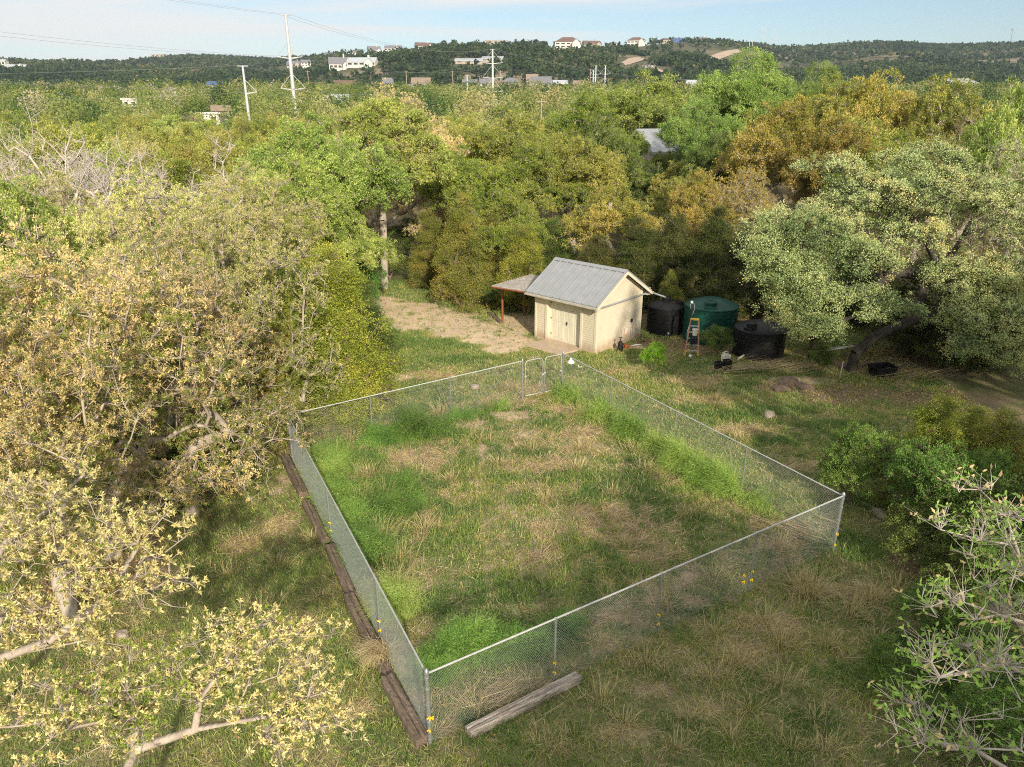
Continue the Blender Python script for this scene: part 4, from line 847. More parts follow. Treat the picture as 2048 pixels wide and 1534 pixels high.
m = MB(); m.add(V, Fc); m.build('sheet_roof', M['corr'], sh)

# ------------------------------------------------------------------ water tanks
def tank(px, y, r, hw, mat, label, neck, wedge=None, band=True):
    x = px_x(px, y, .8); t = thing('water_tank', label, 'water tank', (x, y, 0))
    dome = r * .24; prof = [(r * .97, -.05), (r, .03)]
    nb = 7
    for i in range(nb):
        z = hw * (i + .5) / nb; prof += [(r, z - .03), (r * 1.002, z), (r, z + .03)]
    prof += [(r, hw - .07), (r * 1.02, hw - .05), (r * 1.02, hw - .01), (r * .985, hw + .02)]
    for k in range(1, 7):
        q = k / 6; prof.append((r * .985 * (1 - q * .82), hw + .02 + dome * (1 - (1 - q) ** 1.5)))
    m = MB(); m.lathe(prof, 56); m.build('tank_body', M[mat], t, True, auto=True)
    nx_, ny_, nr, nz = neck; m = MB(); zt = hw + nz
    m.lathe([(nr, 0), (nr, .16), (nr * 1.08, .165), (nr * 1.08, .22), (nr * .9, .24), (nr * .3, .25)], 24, (nx_, ny_, zt)); m.build('lid', M[mat], t, True, auto=True)
    if wedge:
        # flat recessed shoulder block with sloped cheeks
        m = MB(); w0, w1, d0, zz = wedge
        a = math.atan2(ny_, nx_); c, s_ = math.cos(a), math.sin(a)
        def Q(u, v, z): return Vector((u * c - v * s_, u * s_ + v * c, z))
        r0_, r1_ = r * .2, r * .93
        m.add([Q(r1_, -w0, hw - .02), Q(r1_, w0, hw - .02), Q(r0_, w1, hw - .02), Q(r0_, -w1, hw - .02), Q(r1_, -w0, hw + zz), Q(r1_, w0, hw + zz), Q(r0_, w1, hw + zz + .03), Q(r0_, -w1, hw + zz + .03)], [(0, 3, 2, 1), (4, 5, 6, 7), (0, 1, 5, 4), (1, 2, 6, 5), (2, 3, 7, 6), (3, 0, 4, 7)])
        m.build('shoulder', M[mat], t, bevel=.02)
    return t
t1 = tank(1331, 33.1, .86, 1.30, 'blackp', 'low black tank nearest the shed, fed by the grey pipe', (.0, -.0, .2, .16), (.16, .2, .8, .2))
m = MB(); m.tube([(0, -.86, .18), (0, -.92, .18)], .05, 12); m.build('valve', M['galv'], t1)
t2 = tank(1420, 32.0, 1.20, 1.64, 'greenp', 'large dark green tank between the two black tanks', (-.25, -.72, .26, .08), (.25, .42, 1, .13))
t3 = tank(1519, 29.6, 1.08, 1.24, 'blackp', 'wide black tank half hidden under the overhanging oak', (-.55, -.45, .2, .1), (.2, .24, 1, .16))
m = MB(); m.tube([(-.85, -.75, .22), (-1.0, -.95, .22), (-1.12, -1.0, .17), (-1.16, -1.02, .06)], .045, 10); m.build('outlet_pipe', M['pvcw'], t3, True)
# hose coil hung on the green tank
hx, hy = px_x(1383, 30.7, 1.6), 30.72
hs = thing('hose', 'black spiral hose with grey loop hanging down the green tank', 'hose', (hx, hy, 0))
m = MB(); m.tube([(.04 * math.cos(t * 2.2) + .02 * math.sin(t * .15), .04 * math.sin(t * 2.2), 1.78 - t * .0155) for t in np.linspace(0, 70, 150)], .018, 5); m.build('coil', M['blackm'], hs, True)
m = MB(); m.tube([(-.06, 0, 1.75), (-.08, 0, 1.95), (-.02, 0, 2.06), (.08, 0, 2.0), (.13, -.02, 1.8), (.08, -.03, 1.62), (.05, -.03, 1.5)], .014, 6); m.build('loop', M['pvc'], hs, True); m = MB(); m.tube([(-.05, -.03, 1.0), (-.12, -.04, .7), (-.1, -.04, .3), (-.05, -.05, .05)], .012, 6); m.build('tube', M['pvc'], hs, True)
m = MB(); m.box((-.03, -.02, 2.08), (.1, .08, .1)); m.build('nozzle', M['pvcw'], hs, bevel=.01)
# step ladder
lx, ly = gp(1383, 709); ld = thing('step_ladder', 'orange stepladder with yellow top standing before the green tank', 'ladder', (lx, ly, 0), R(-14))
hL = 1.60
def LP(s, z, f): t = z / hL; return Vector((s * (.29 - .13 * t), -(.28) * (1 - t) * f + .0, z))
for f, nm in ((1, 'front'), (-1, 'rear')):
    for s in (-1, 1):
        m = MB(); m.tube([LP(s, .0, f), LP(s, hL - .03, f)], .033 if f > 0 else .022, 4); m.build('rail', M['fib'], ld)
for i in range(1, 6):
    z = hL * i / 6 - .02; a, b = LP(-1, z, 1), LP(1, z, 1); m = MB(); m.box((a + b) / 2, ((b - a).length, .085, .03)); m.build('step', M['alu'], ld)
m = MB(); m.box((0, 0, hL), (.36, .17, .06)); m.build('top_cap', M['yel'], ld, bevel=.012)
for s in (-1, 1):
    m = MB(); m.tube([LP(s, .02, 1), LP(s, .18, 1) - Vector((s * .02, .01, 0)), LP(s, .30, 1) - Vector((s * .13, .01, .0))], [.04, .03, .018], 6); m.tube([LP(s, .02, -1), LP(s, .1, -1)], .035, 6); m.build('foot', M['yel'], ld)
bk = thing('bucket', 'white plastic bucket hanging on the stepladder', 'bucket', (lx + .03, ly - .12, .92)); m = MB(); m.lathe([(.10, 0), (.13, .26), (.14, .27), (.135, .28)], 20); m.build('pail', M['pvcw'], bk, True, auto=True)
m = MB(); m.tube([(.13 * math.cos(t), 0, .27 + .13 * math.sin(t)) for t in np.linspace(0, math.pi, 9)], .006, 5); m.build('handle', M['galv'], bk)
m = MB(); V = []; n1 = 12
for i in range(n1 + 1):
    for j in range(9): V.append((-.16 + .32 * i / n1, -.05 + .03 * math.sin(i * 1.7 + j * .6), .72 - .3 * j / 8 + .02 * math.sin(i * 1.3)))
m.add(V, [(i * 9 + j, (i + 1) * 9 + j, (i + 1) * 9 + j + 1, i * 9 + j + 1) for i in range(n1) for j in range(8)]); o = m.build('cloth', M['cloth'], None, True); sm = o.modifiers.new('s', 'SOLIDIFY'); sm.thickness = .015
o.location = (lx - .03, ly - .2, .12); tag(o, 'dark jacket draped over a lower ladder step', 'jacket')
m = MB(); m.lathe([(.05, 0), (.08, .03), (.08, .12), (.03, .15)], 14, (lx - .16, ly - .45, .0)); o = m.build('jar', M['pvcw'], None, True); tag(o, 'small white jar on the ground behind the ladder foot', 'jar')
# jug
jx, jy = gp(1451, 724); jg = thing('plastic_jug', 'translucent white handled jug on the ground by the black tank', 'jug', (jx, jy, gz(jx, jy)), R(20))
m = MB(); m.box((0, 0, .16), (.36, .24, .32)); m.box((-.06, 0, .35), (.2, .18, .06)); m.build('jug_body', M['pvcw'], jg, bevel=.05)
m = MB(); m.tube([(-.12, 0, .36), (-.1, 0, .45), (.05, 0, .46), (.1, 0, .36)], .022, 8); m.build('handle', M['pvcw'], jg, True)
m = MB(); m.lathe([(.04, 0), (.04, .05)], 12, (-.13, .05, .36)); m.build('cap', M['white'], jg)
# black crates
jx, jy = gp(1443, 741); 
for dx, rz, lb in ((-.12, .3, 'black plastic nursery box in front of the white jug'), (.22, .1, 'taller black box touching the nursery box by the jug')):
    c = thing('black_box', lb, 'box', (jx + dx, jy + abs(dx) * .2, gz(jx, jy)), rz); m = MB(); w = .26; h = .42 if dx > 0 else .34
    for a, b, sx, sy in ((0, -w / 2, w, .02), (0, w / 2, w, .02), (-w / 2, 0, .02, w), (w / 2, 0, .02, w)): m.box((a, b, h / 2), (sx + .02, sy, h))
    m.box((0, 0, .02), (w - .02, w - .02, .02)); m.build('side_panel', M['blackp'], c)
    m = MB()
    for a, b, sx, sy in ((0, -w / 2 - .012, w + .06, .02), (0, w / 2 + .012, w + .06, .02), (-w / 2 - .012, 0, .02, w), (w / 2 + .012, 0, .02, w)): m.box((a, b, h - .01), (sx, sy, .03))
    m.build('rim', M['blackp'], c)
# sprayer pump by shed wall
jx, jy = gp(1240, 702); sp = thing('pump_sprayer', 'black pump sprayer with hoses standing by the sunlit shed wall', 'sprayer', (jx, jy, 0))
m = MB(); m.lathe([(.09, 0), (.12, .04), (.12, .34), (.08, .42), (.05, .46)], 18); m.build('tank_body', M['blackp'], sp, True, auto=True)
m = MB(); m.tube([(0, 0, .44), (0, 0, .62)], .02, 6); m.tube([(-.08, 0, .62), (.08, 0, .62)], .02, 6); m.build('handle', M['blackp'], sp)
m = MB(); m.tube([(.1, -.03, .1), (.18, -.1, .25), (.1, -.14, .4), (-.05, -.15, .25), (-.15, -.12, .05), (-.3, -.08, .03)], .018, 6); m.build('hose', M['blackm'], sp, True)
m = MB(); jx, jy = gp(1252, 697)
for k in range(4): m.tube([(jx + .14 * math.cos(t), jy + .1 * math.sin(t), .05 + .03 * k + .02 * math.sin(t * 3 + k)) for t in np.linspace(0, 6.2, 14)], .012, 5)
m.tube([(jx, jy, .1), (jx - .02, jy + .15, .4), (jx - .1, jy + .3, .85)], .009, 5); o = m.build('extension_cord', M['orangec'], None, True); tag(o, 'coil of orange cord lying at the foot of the shed wall', 'cord')
# odds and ends on the ground
def stick(px, py, px2, py2, r, mat, name, label, cat, z=.04):
    a, b = gp(px, py), gp(px2, py2); m = MB(); m.tube([(*a, z + gz(*a)), ((a[0] + b[0]) / 2, (a[1] + b[1]) / 2, z + r + gz(*a)), (*b, z + gz(*b))], r, 8); o = m.build(name, M[mat], None, True); tag(o, label, cat)
stick(1262, 694, 1282, 692, .035, 'pvcw', 'pipe_offcut', 'short white pipe offcut lying behind the orange cord', 'pipe')
stick(1270, 688, 1290, 684, .03, 'tie', 'board', 'thin brown board on the ground near the white pipe offcut', 'board')
stick(1645, 718, 1752, 703, .05, 'alu', 'metal_pole', 'long pale metal pole lying under the leaning oak', 'pole', .35)
stick(1642, 712, 1720, 706, .04, 'alu', 'metal_pole', 'shorter metal pole lying behind the long pale one', 'pole', .3)
stick(1715, 738, 1752, 732, .05, 'tie', 'board', 'dark board on leaf litter left of the black tub', 'board', .1)
m = MB(); a = gp(1679, 758); m.tube([(*a, -.02), (a[0] + .02, a[1], .75)], .022, 6); o = m.build('stake', M['alu'], None); tag(o, 'upright pale metal stake in front of the leaning oak trunk', 'stake')
jx, jy = gp(1762, 752); tb = thing('plastic_tub', 'black plastic tub on the leaf litter under the leaning oak', 'tub', (jx, jy, gz(jx, jy)), .2)
m = MB(); m.add([(-.36, -.26, 0), (.36, -.26, 0), (.36, .26, 0), (-.36, .26, 0), (-.44, -.32, .42), (.44, -.32, .42), (.44, .32, .42), (-.44, .32, .42), (-.38, -.27, .1), (.38, -.27, .1), (.38, .27, .1), (-.38, .27, .1), (-.41, -.29, .42), (.41, -.29, .42), (.41, .29, .42), (-.41, .29, .42)],
    [(0, 3, 2, 1), (0, 1, 5, 4), (1, 2, 6, 5), (2, 3, 7, 6), (3, 0, 4, 7), (8, 9, 10, 11), (12, 13, 9, 8), (13, 14, 10, 9), (14, 15, 11, 10), (15, 12, 8, 11), (4, 5, 13, 12), (5, 6, 14, 13), (6, 7, 15, 14), (7, 4, 12, 15)]); m.build('shell', M['blackp'], tb)
m = MB()
for a, b, sx, sy in ((0, -.34, .94, .05), (0, .34, .94, .05), (-.46, 0, .05, .66), (.46, 0, .05, .66)): m.box((a, b, .43), (sx, sy, .03))
m.build('rim', M['blackp'], tb)
def rock(px, py, sx, sy, sz, label, mat='stone', name='rock', seed=0, cat='rock', zofs=0):
    r_ = np.random.default_rng(seed + 900); x, y = gp(px, py); V = []; Fc = []; nu, nv = 14, 8
    k1 = r_.uniform(0, 50)
    for j in range(nv + 1):
        for i in range(nu):
            a = 2 * math.pi * i / nu; b = -math.pi / 2 + math.pi * j / nv; d = Vector((math.cos(a) * math.cos(b), math.sin(a) * math.cos(b), math.sin(b)))
            s = .7 + .55 * float(vnoise(d.x * 1.6 + k1, d.y * 1.6 + d.z * 1.3, seed)); d = Vector((math.copysign(abs(d.x) ** .8, d.x), math.copysign(abs(d.y) ** .8, d.y), math.copysign(abs(d.z) ** .8, d.z)))
            V.append((d.x * s * sx, d.y * s * sy, d.z * s * sz + sz * .35))
    for j in range(nv):
        for i in range(nu): Fc.append((j * nu + i, j * nu + (i + 1) % nu, (j + 1) * nu + (i + 1) % nu, (j + 1) * nu + i))
    me = bpy.data.meshes.new(name); me.from_pydata(V, [], Fc); me.update(); me.materials.append(M[mat]); o = link(name, me); o.location = (x, y, gz(x, y) + zofs); o.rotation_euler = (0, 0, seed * 1.3); tag(o, label, cat); return o
rock(1537, 832, .28, .2, .10, 'flat pale rock in the grass right of the fence', seed=1)
rock(305, 1122, .17, .12, .09, 'pale flat stone at the edge of leaf litter, upper of the left group', seed=2)
rock(311, 1165, .13, .16, .14, 'tall grey stone below the pale flat stone on the left', seed=3)
rock(246, 1272, .13, .12, .08, 'small stone in the litter among the lower left branches', seed=4)
rock(344, 1188, .06, .05, .04, 'fist sized stone right of the tall grey stone', seed=5)
rock(1760, 1028, .26, .16, .05, 'flat grey stepping stone between fence corner and green shrubs', seed=6)
rock(1940, 1430, .3, .25, .15, 'mossy stone under the lower right brambles', seed=7)
for i, (px, py, s) in enumerate([(1578, 768, .55), (1605, 775, .4), (1560, 780, .35), (1690, 735, .4)]):
    rock(px, py, s, s * .7, s * .3, ['largest dark earthy rock in the mound right of the black tank', 'smaller dark rock on the right of the earthy mound', 'low dark rock at the front left of the earthy mound', 'brown rock at the foot of the leaning oak'][i], 'barkb', seed=20 + i)
jx, jy = gp(950, 777); cp = MB(); cp.lathe([(.17, 0), (.17, .1), (.14, .12), (.05, .14)], 20, (jx, jy, .02)); o = cp.build('well_cap', M['stone'], None, True, auto=True); tag(o, 'round grey cap in the grass behind the back fence', 'cap')
def stump(px, py, r, h, label):
    x, y = gp(px, py); m = MB(); m.lathe([(r * 1.25, -.05), (r, .12), (r * .95, h), (r * .8, h + .02)], 12); o = m.build('stump', M['bark'], None, True, auto=True); o.location = (x, y, gz(x, y)); tag(o, label, 'stump')
stump(938, 612, .2, .45, 'cut grey stump at the wood edge left of the shelter')
stump(914, 603, .12, .3, 'smaller stump just left of the cut grey stump')
# brush piles
def brush(px, py, n, L, hd, label, mat='straw', z=.25, w=.9):
    acc = Acc(); x, y = gp(px, py); xx = x + rng.normal(size=n) * w; yy = y + rng.normal(size=n) * .3
    acc.add(*blades(xx, yy, rng.uniform(.4, 1, n) * L, np.full(n, .011), rng.uniform(.88, .98, n), rng.uniform(0, .7, n), head=hd + rng.normal(size=n) * .25, base_z=.03 + rng.uniform(0, z, n), bend=.05))
    o = link('brush_pile', acc.mesh('brush_pile', M[mat])); tag(o, label, 'brush pile')
brush(1500, 745, 260, 1.8, .15, 'grey brown pile of cut twigs at the foot of the right black tank')
brush(1610, 1075, 150, 1.0, 2.6, 'pale bundle of dry stems behind the fence near its right corner', w=.4)
brush(1010, 1395, 70, .7, .5, 'dry stems heaped behind the front fence above the grey beam', w=.5, z=.15)
brush(1840, 760, 160, 1.6, .3, 'tangle of bare sticks on the litter at the far right', w=1.3)
# driveway glimpsed through the trees
V = []; pts = [(-30, 49), (-18, 50), (-10, 51.0), (-4, 51.5), (4, 51.0), (14, 50)]
for i, (x, y) in enumerate(pts):
    for s in (-1.7, 0, 1.7): V.append((x, y + s, gz(x, y + s) + .06))
m = MB(); m.add(V, [(i * 3 + j, (i + 1) * 3 + j, (i + 1) * 3 + j + 1, i * 3 + j + 1) for i in range(len(pts) - 1) for j in range(2)]); o = m.build('driveway', M['asph'], None, True); tag(o, 'dark asphalt driveway glimpsed behind the green oak', 'driveway', kind='structure')
# ------------------------------------------------------------------ placing trees
NT = [0]
def tree(key, mat, x, y, h, r=None, label=None, cat='tree', name='oak_tree', group=None, rz=None, bark=None, sink=0.0):
    bm, cm, H0, R0 = PROTO[key]; s = h / H0; sr = (r / R0) if r else s
    NT[0] += 1; rz = (NT[0] * 2.399) % 6.283 if rz is None else rz
    t = thing(name, label, cat, (x, y, gz(x, y) - sink), rz, group); t.scale = (sr, sr, s)
    link('trunk', bm, t, M[bark] if bark else None)
    if cm is not None: link('crown', cm, t, M[mat])
    return t
def ptree(key, mat, px, y, toppy, r, label, **k):
    h = top_h(toppy, y); x = px_x(px, y, h * .65); return tree(key, mat, x, y, h - gz(x, y), r, label, **k)
TR = [
 # left foreground mass: tan flowering oaks
 ('oakA', 'tan', 130, 14.5, 440, 3.8, 'tan flowering oak filling the left edge at mid height'),
 ('oakB', 'tan', 330, 16.4, 530, 3.1, 'tan flowering oak whose bare grey twigs hang beside the left fence corner'),
 ('oakB', 'tan', 470, 20.0, 570, 1.8, 'small tan oak tucked behind the far left fence corner'),
 ('oakA', 'tan', 40, 12.0, 600, 2.8, 'tan flowering oak low on the left edge above the blond foreground oak'),
 ('oakB', 'tan', 300, 18.5, 430, 3.2, 'tan oak behind the first flowering row, left of the yellow cedar'),
 ('oakB', 'olivetan', 470, 20.5, 395, 3.0, 'greyish olive oak with many bare branches directly left of the cedars'),
 ('oakA', 'olivetan', 300, 24, 335, 3.6, 'broad greyish oak at the upper left behind the tan oaks'),
 ('oakD', 'green', 30, 21, 345, 3.0, 'fresh green oak at the left edge beneath the bare trees'),
 ('oakB', 'olivetan', 140, 27, 330, 3.4, 'olive brown oak under the bare grey trees at upper left'),
 ('oakA', 'olivetan', 500, 27, 322, 3.4, 'grey olive oak just left of the bright green oak'),
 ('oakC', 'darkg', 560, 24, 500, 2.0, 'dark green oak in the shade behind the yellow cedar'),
 # bright green oaks, centre left
 ('oakC', 'green', 640, 38, 228, 4.6, 'bright green round oak left of the tall trunked oak'),
 ('oakC', 'green', 575, 33, 300, 3.4, 'bright green oak between the grey olive oaks and cedar'),
 ('oakD', 'green', 690, 34, 400, 2.4, 'low green oak left of the pale straight trunk'),
 ('oakA', 'peach', 775, 52, 168, 5.0, 'peach coloured oak rising behind the bright green ones'),
 ('oakA', 'peach', 850, 50, 222, 3.6, 'smaller peach oak right of the tallest peach oak'),
 # olive oaks, centre
 ('oakC', 'olive', 930, 46, 290, 3.8, 'olive oak right of the tall trunked oak'),
 ('oakC', 'yolive', 1010, 54, 215, 4.8, 'yellow-olive domed oak behind the shed, left of centre'),
 ('oakD', 'olive', 1070, 47, 285, 3.8, 'olive oak directly behind the shelter roof'),
 ('oakC', 'yolive', 1150, 49, 262, 4.2, 'rounded yellow-olive oak behind the shed ridge'),
 ('oakD', 'olive', 1010, 40, 375, 3.0, 'lower olive oak above the cedars left of the shed'),
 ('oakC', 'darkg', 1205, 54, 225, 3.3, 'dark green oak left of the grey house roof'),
 ('oakC', 'green', 1290, 82, 142, 7.0, 'large rounded bright green oak on the skyline centre right'),
 ('oakD', 'olive', 1180, 62, 185, 5.0, 'olive oak left of the rounded skyline oak'),
 ('oakD', 'yellow', 1215, 39.6, 362, 3.0, 'golden yellow oak right behind the shed roof'),
 ('oakC', 'yolive', 1370, 46, 330, 2.6, 'yellow-olive tree right of the golden yellow oak'),
 ('tallA', 'tall', 1490, 60, 98, 4.4, 'tallest feathery green tree rising above the skyline'),
 ('tallA', 'tall', 1405, 57, 195, 3.4, 'green tree left of the tallest feathery tree'),
 ('tallA', 'darkg', 1415, 50, 262, 2.2, 'dark green tree right of the grey house roof'),
 # orange oaks, right
 ('oakD', 'orange', 1560, 46, 195, 4.4, 'orange leaved oak below the tallest feathery tree'),
 ('oakB', 'orange', 1490, 41, 330, 3.0, 'orange brown oak with a dark trunk behind the tanks'),
 ('oakD', 'orange', 1400, 41, 340, 2.2, 'small orange oak left of the dark trunked orange oak'),
 ('oakC', 'orange', 1670, 42, 235, 3.6, 'broad orange oak above the big live oak'),
 ('oakC', 'yolive', 1650, 56, 150, 4.6, 'pale yellow-olive oak on the skyline behind the orange oaks'),
 ('oakC', 'yellow', 1760, 52, 140, 4.6, 'golden olive oak with a visible dark fork on the right skyline'),
 ('oakD', 'yolive', 1870, 48, 150, 4.2, 'yellow-olive oak on the skyline left of the green right edge tree'),
 ('oakC', 'green', 2030, 33, 148, 2.9, 'fresh green oak at the right edge on the skyline'),
 ('oakC', 'olive', 1780, 38, 270, 3.4, 'olive oak between the orange oaks and the big live oak'),
 ('oakB', 'yolive', 1940, 40, 215, 3.6, 'dull yellow oak behind the big live oak at the right'),
 ('tallA', 'tall', 1625, 66, 125, 3.6, 'thin green tree just right of the tallest feathery tree'),
 ('oakD', 'olive', 1325, 62, 303, 3.6, 'olive oak directly below the grey house roof'),
 ('oakC', 'darkg', 1290, 56, 322, 2.8, 'dark green oak below left of the grey house roof'),
 ('oakD', 'yolive', 1360, 54, 318, 2.6, 'yellow-olive oak below right of the grey house roof'),
 ('oakB', 'live', 2000, 29, 270, 3.6, 'grey-green oak at the right edge behind the big live oak'),
]
for k, mt, px, y, tp, r, lb in TR: ptree(k, mt, px, y, tp, r, lb)
# bare trees
for k, px, y, tp, r, lb in [('bareA', 95, 33, 205, 3.2, 'bare grey tree with a tall fork at the far left'), ('bareB', 180, 30, 262, 2.8, 'bare pale tree right of the tall forked one'), ('bareA', 30, 31, 262, 2.6, 'bare tree low at the left edge'),
                            ('bareB', 462, 36, 268, 2.8, 'bare crooked tree left of the slim white pole base'), ('bareA', 270, 38, 262, 3.0, 'thin bare tree between the upper left oaks')]:
    ptree(k, None, px, y, tp, r, lb, name='bare_tree')
# cedars
for k, mt, px, y, tp, r, lb in [
 ('cedarA', 'cedar', 672, 22.8, 505, 2.6, 'bright yellow-green cedar overhanging the back left fence corner'),
 ('cedarA', 'cedar', 640, 21.9, 610, 2.3, 'low yellow-green cedar drooping over the back left fence rail'),
 ('cedarB', 'dark', 2040, 31.0, 520, 2.6, 'dark cedar cut by the right edge behind the live oak'),
 ('cedarB', 'cedar', 600, 22.3, 545, 2.0, 'yellow-green cedar beside the tan oak at the fence corner'),
 ('cedarA', 'darkg', 722, 26.5, 560, 1.9, 'deeper green cedar at the right of the yellow-green one'),
 ('cedarB', 'cedarb', 520, 21, 500, 1.7, 'rusty tipped cedar among the grey olive oaks'),
 ('cedarB', 'cedar', 625, 27, 440, 2.0, 'olive cedar behind the yellow-green fence corner cedar'),
 ('cedarA', 'cedarb', 925, 37.5, 395, 2.2, 'tall rusty green cedar left of the shelter'),
 ('cedarA', 'cedarb', 860, 42, 425, 1.8, 'slim rusty cedar right of the pale oak trunk'),
 ('cedarB', 'cedar', 1050, 37.0, 450, 2.2, 'yellow-green cedar rising over the shelter roof'),
 ('cedarB', 'cedarb', 985, 39.5, 420, 2.1, 'brown tipped cedar between the two cedars near the shelter'),
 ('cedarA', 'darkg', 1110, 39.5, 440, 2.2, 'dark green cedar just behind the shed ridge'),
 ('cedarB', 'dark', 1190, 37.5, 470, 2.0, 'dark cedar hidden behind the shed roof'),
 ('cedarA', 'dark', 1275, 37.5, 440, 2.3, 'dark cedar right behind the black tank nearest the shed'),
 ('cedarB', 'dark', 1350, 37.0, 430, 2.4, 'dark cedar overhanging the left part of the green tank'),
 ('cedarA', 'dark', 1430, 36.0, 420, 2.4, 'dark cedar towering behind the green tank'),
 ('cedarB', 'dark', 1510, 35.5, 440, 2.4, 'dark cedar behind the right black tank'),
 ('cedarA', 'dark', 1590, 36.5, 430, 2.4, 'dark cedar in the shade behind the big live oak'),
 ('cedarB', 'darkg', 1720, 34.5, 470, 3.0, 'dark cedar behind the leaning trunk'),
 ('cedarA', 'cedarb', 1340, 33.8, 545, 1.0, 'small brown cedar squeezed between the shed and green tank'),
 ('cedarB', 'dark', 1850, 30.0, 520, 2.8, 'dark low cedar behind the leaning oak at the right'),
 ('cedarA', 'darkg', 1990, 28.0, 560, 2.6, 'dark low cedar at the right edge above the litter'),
 ('cedarA', 'cedar', 1870, 17.0, 800, 1.6, 'golden green young cedar above the green shrubs on the right'),
 ('cedarB', 'cedarb', 2000, 16.6, 820, 1.6, 'golden brown young cedar at the right edge'),
 ('cedarB', 'cedar', 1945, 18.0, 812, 1.3, 'small golden cedar between the two young cedars')]:
    ptree(k, mt, px, y, tp, r, lb, name='cedar_tree', cat='cedar')
# shrubs
for k, mt, px, py, tp, r, lb in [
 ('shrubA', 'shrub', 1700, 1005, 865, 1.05, 'loose green shrub beside the right fence corner'),
 ('shrubA', 'shrub', 1850, 1085, 905, 1.2, 'large bright green shrub below the golden cedar'),
 ('shrubA', 'shrub', 1925, 1060, 900, .9, 'tall green shrub in front of the golden brown cedar'),
 ('shrubB', 'darkg', 1970, 1150, 960, 1.4, 'dark green shrub under the right edge branches'),
 ('shrubB', 'darkg', 1850, 1150, 1030, 1.1, 'low dark shrub at the foot of the bright green one'),
 ('shrubB', 'cedarb', 2010, 1080, 930, .9, 'brownish shrub at the right edge by the cedars'),
 ('shrubB', 'lime', 1305, 742, 684, .55, 'small lime green bush between shed and ladder'),
 ('shrubB', 'darkg', 1432, 712, 655, .75, 'dark leafy shrub in front of the green tank'),
 ('shrubB', 'shrub', 1870, 1290, 1180, .9, 'green bramble patch in the upper part of the lower right corner'),
 ('shrubB', 'shrub', 1960, 1400, 1270, .9, 'green bramble patch at the right edge near the bottom'),
 ('shrubB', 'shrub', 1800, 1390, 1310, .7, 'thin green bramble patch left of the right edge brambles'),
 ('shrubB', 'darkg', 1880, 1500, 1400, .7, 'darker bramble patch at the bottom right'),
 ('shrubA', 'shrub', 2030, 1250, 1090, 1.2, 'green shrub cut by the right edge behind bare twigs'),
 ('shrubA', 'darkg', 1930, 1230, 1130, 1.0, 'dull green shrub between the bramble patches and dark shrub'),
 ('shrubA', 'shrub', 2000, 1510, 1400, .9, 'green bush in the bottom right corner'),
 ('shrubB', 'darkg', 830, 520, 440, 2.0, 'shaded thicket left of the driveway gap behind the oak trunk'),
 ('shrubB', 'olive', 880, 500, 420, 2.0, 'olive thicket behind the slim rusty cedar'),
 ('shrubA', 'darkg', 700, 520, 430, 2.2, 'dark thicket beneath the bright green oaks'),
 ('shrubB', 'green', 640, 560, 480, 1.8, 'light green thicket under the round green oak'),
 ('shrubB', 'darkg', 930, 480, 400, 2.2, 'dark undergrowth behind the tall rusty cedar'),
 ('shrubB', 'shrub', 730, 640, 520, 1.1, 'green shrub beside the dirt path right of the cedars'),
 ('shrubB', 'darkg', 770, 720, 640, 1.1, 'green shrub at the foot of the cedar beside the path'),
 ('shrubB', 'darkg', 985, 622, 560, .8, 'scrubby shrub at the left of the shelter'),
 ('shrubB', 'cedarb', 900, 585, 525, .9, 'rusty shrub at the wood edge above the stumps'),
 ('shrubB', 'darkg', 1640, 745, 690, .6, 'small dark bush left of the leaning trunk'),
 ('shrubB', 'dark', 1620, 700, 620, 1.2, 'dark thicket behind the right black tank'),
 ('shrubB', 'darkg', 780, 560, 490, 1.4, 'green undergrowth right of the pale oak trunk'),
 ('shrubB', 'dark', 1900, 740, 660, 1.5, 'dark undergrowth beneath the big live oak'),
 ('shrubB', 'olivetan', 600, 830, 700, 1.1, 'tangled dry shrub behind the back left fence corner'),
 ('shrubB', 'darkg', 430, 990, 880, 1.0, 'small green shrub under the hanging grey twigs'),
 ('shrubB', 'darkg', 250, 1010, 880, 1.3, 'dark green understorey shrub below the left oaks')]:
    x, y = gp(px, py); h = top_h(tp, y); tree(k, mt, x, y, max(h, .3), r, lb, name='shrub', cat='shrub')
# understorey filling dark ground below the left oaks
# big live oak with the leaning dark trunk
def P3(px, py, y):
    r = ray(px, py); t = y / r[1]; return Vector((r[0] * t, y, H + r[2] * t))
B0 = Vector((*gp(1700, 742), 0)); ox, oy = B0.x, B0.y
def rel(px, py, y): p = P3(px, py, y); return (p.x - ox, p.y - oy, p.z)
trunkL = [[(0, 0, -.1), rel(1712, 705, 27.4), rel(1740, 680, 27.5), rel(1790, 655, 27.5), rel(1830, 640, 27.5)],
          [rel(1830, 640, 27.5), rel(1842, 600, 27.8), rel(1850, 565, 28.0), rel(1835, 550, 28.1), rel(1800, 545, 28.0), rel(1765, 560, 27.6), rel(1745, 585, 27.3)],
          [rel(1830, 640, 27.5), rel(1870, 625, 27.3), rel(1905, 603, 27.0), rel(1950, 560, 27.0)],
          [rel(1850, 565, 28.0), rel(1870, 520, 28.5), rel(1850, 470, 29), rel(1810, 420, 29.5)],
          [rel(1850, 565, 28), rel(1910, 500, 28.5), rel(1960, 420, 29)]]
def lobe(px, py, y, rx, rz, w): p = rel(px, py, y); return (p, (rx, rx * .9, rz), w)
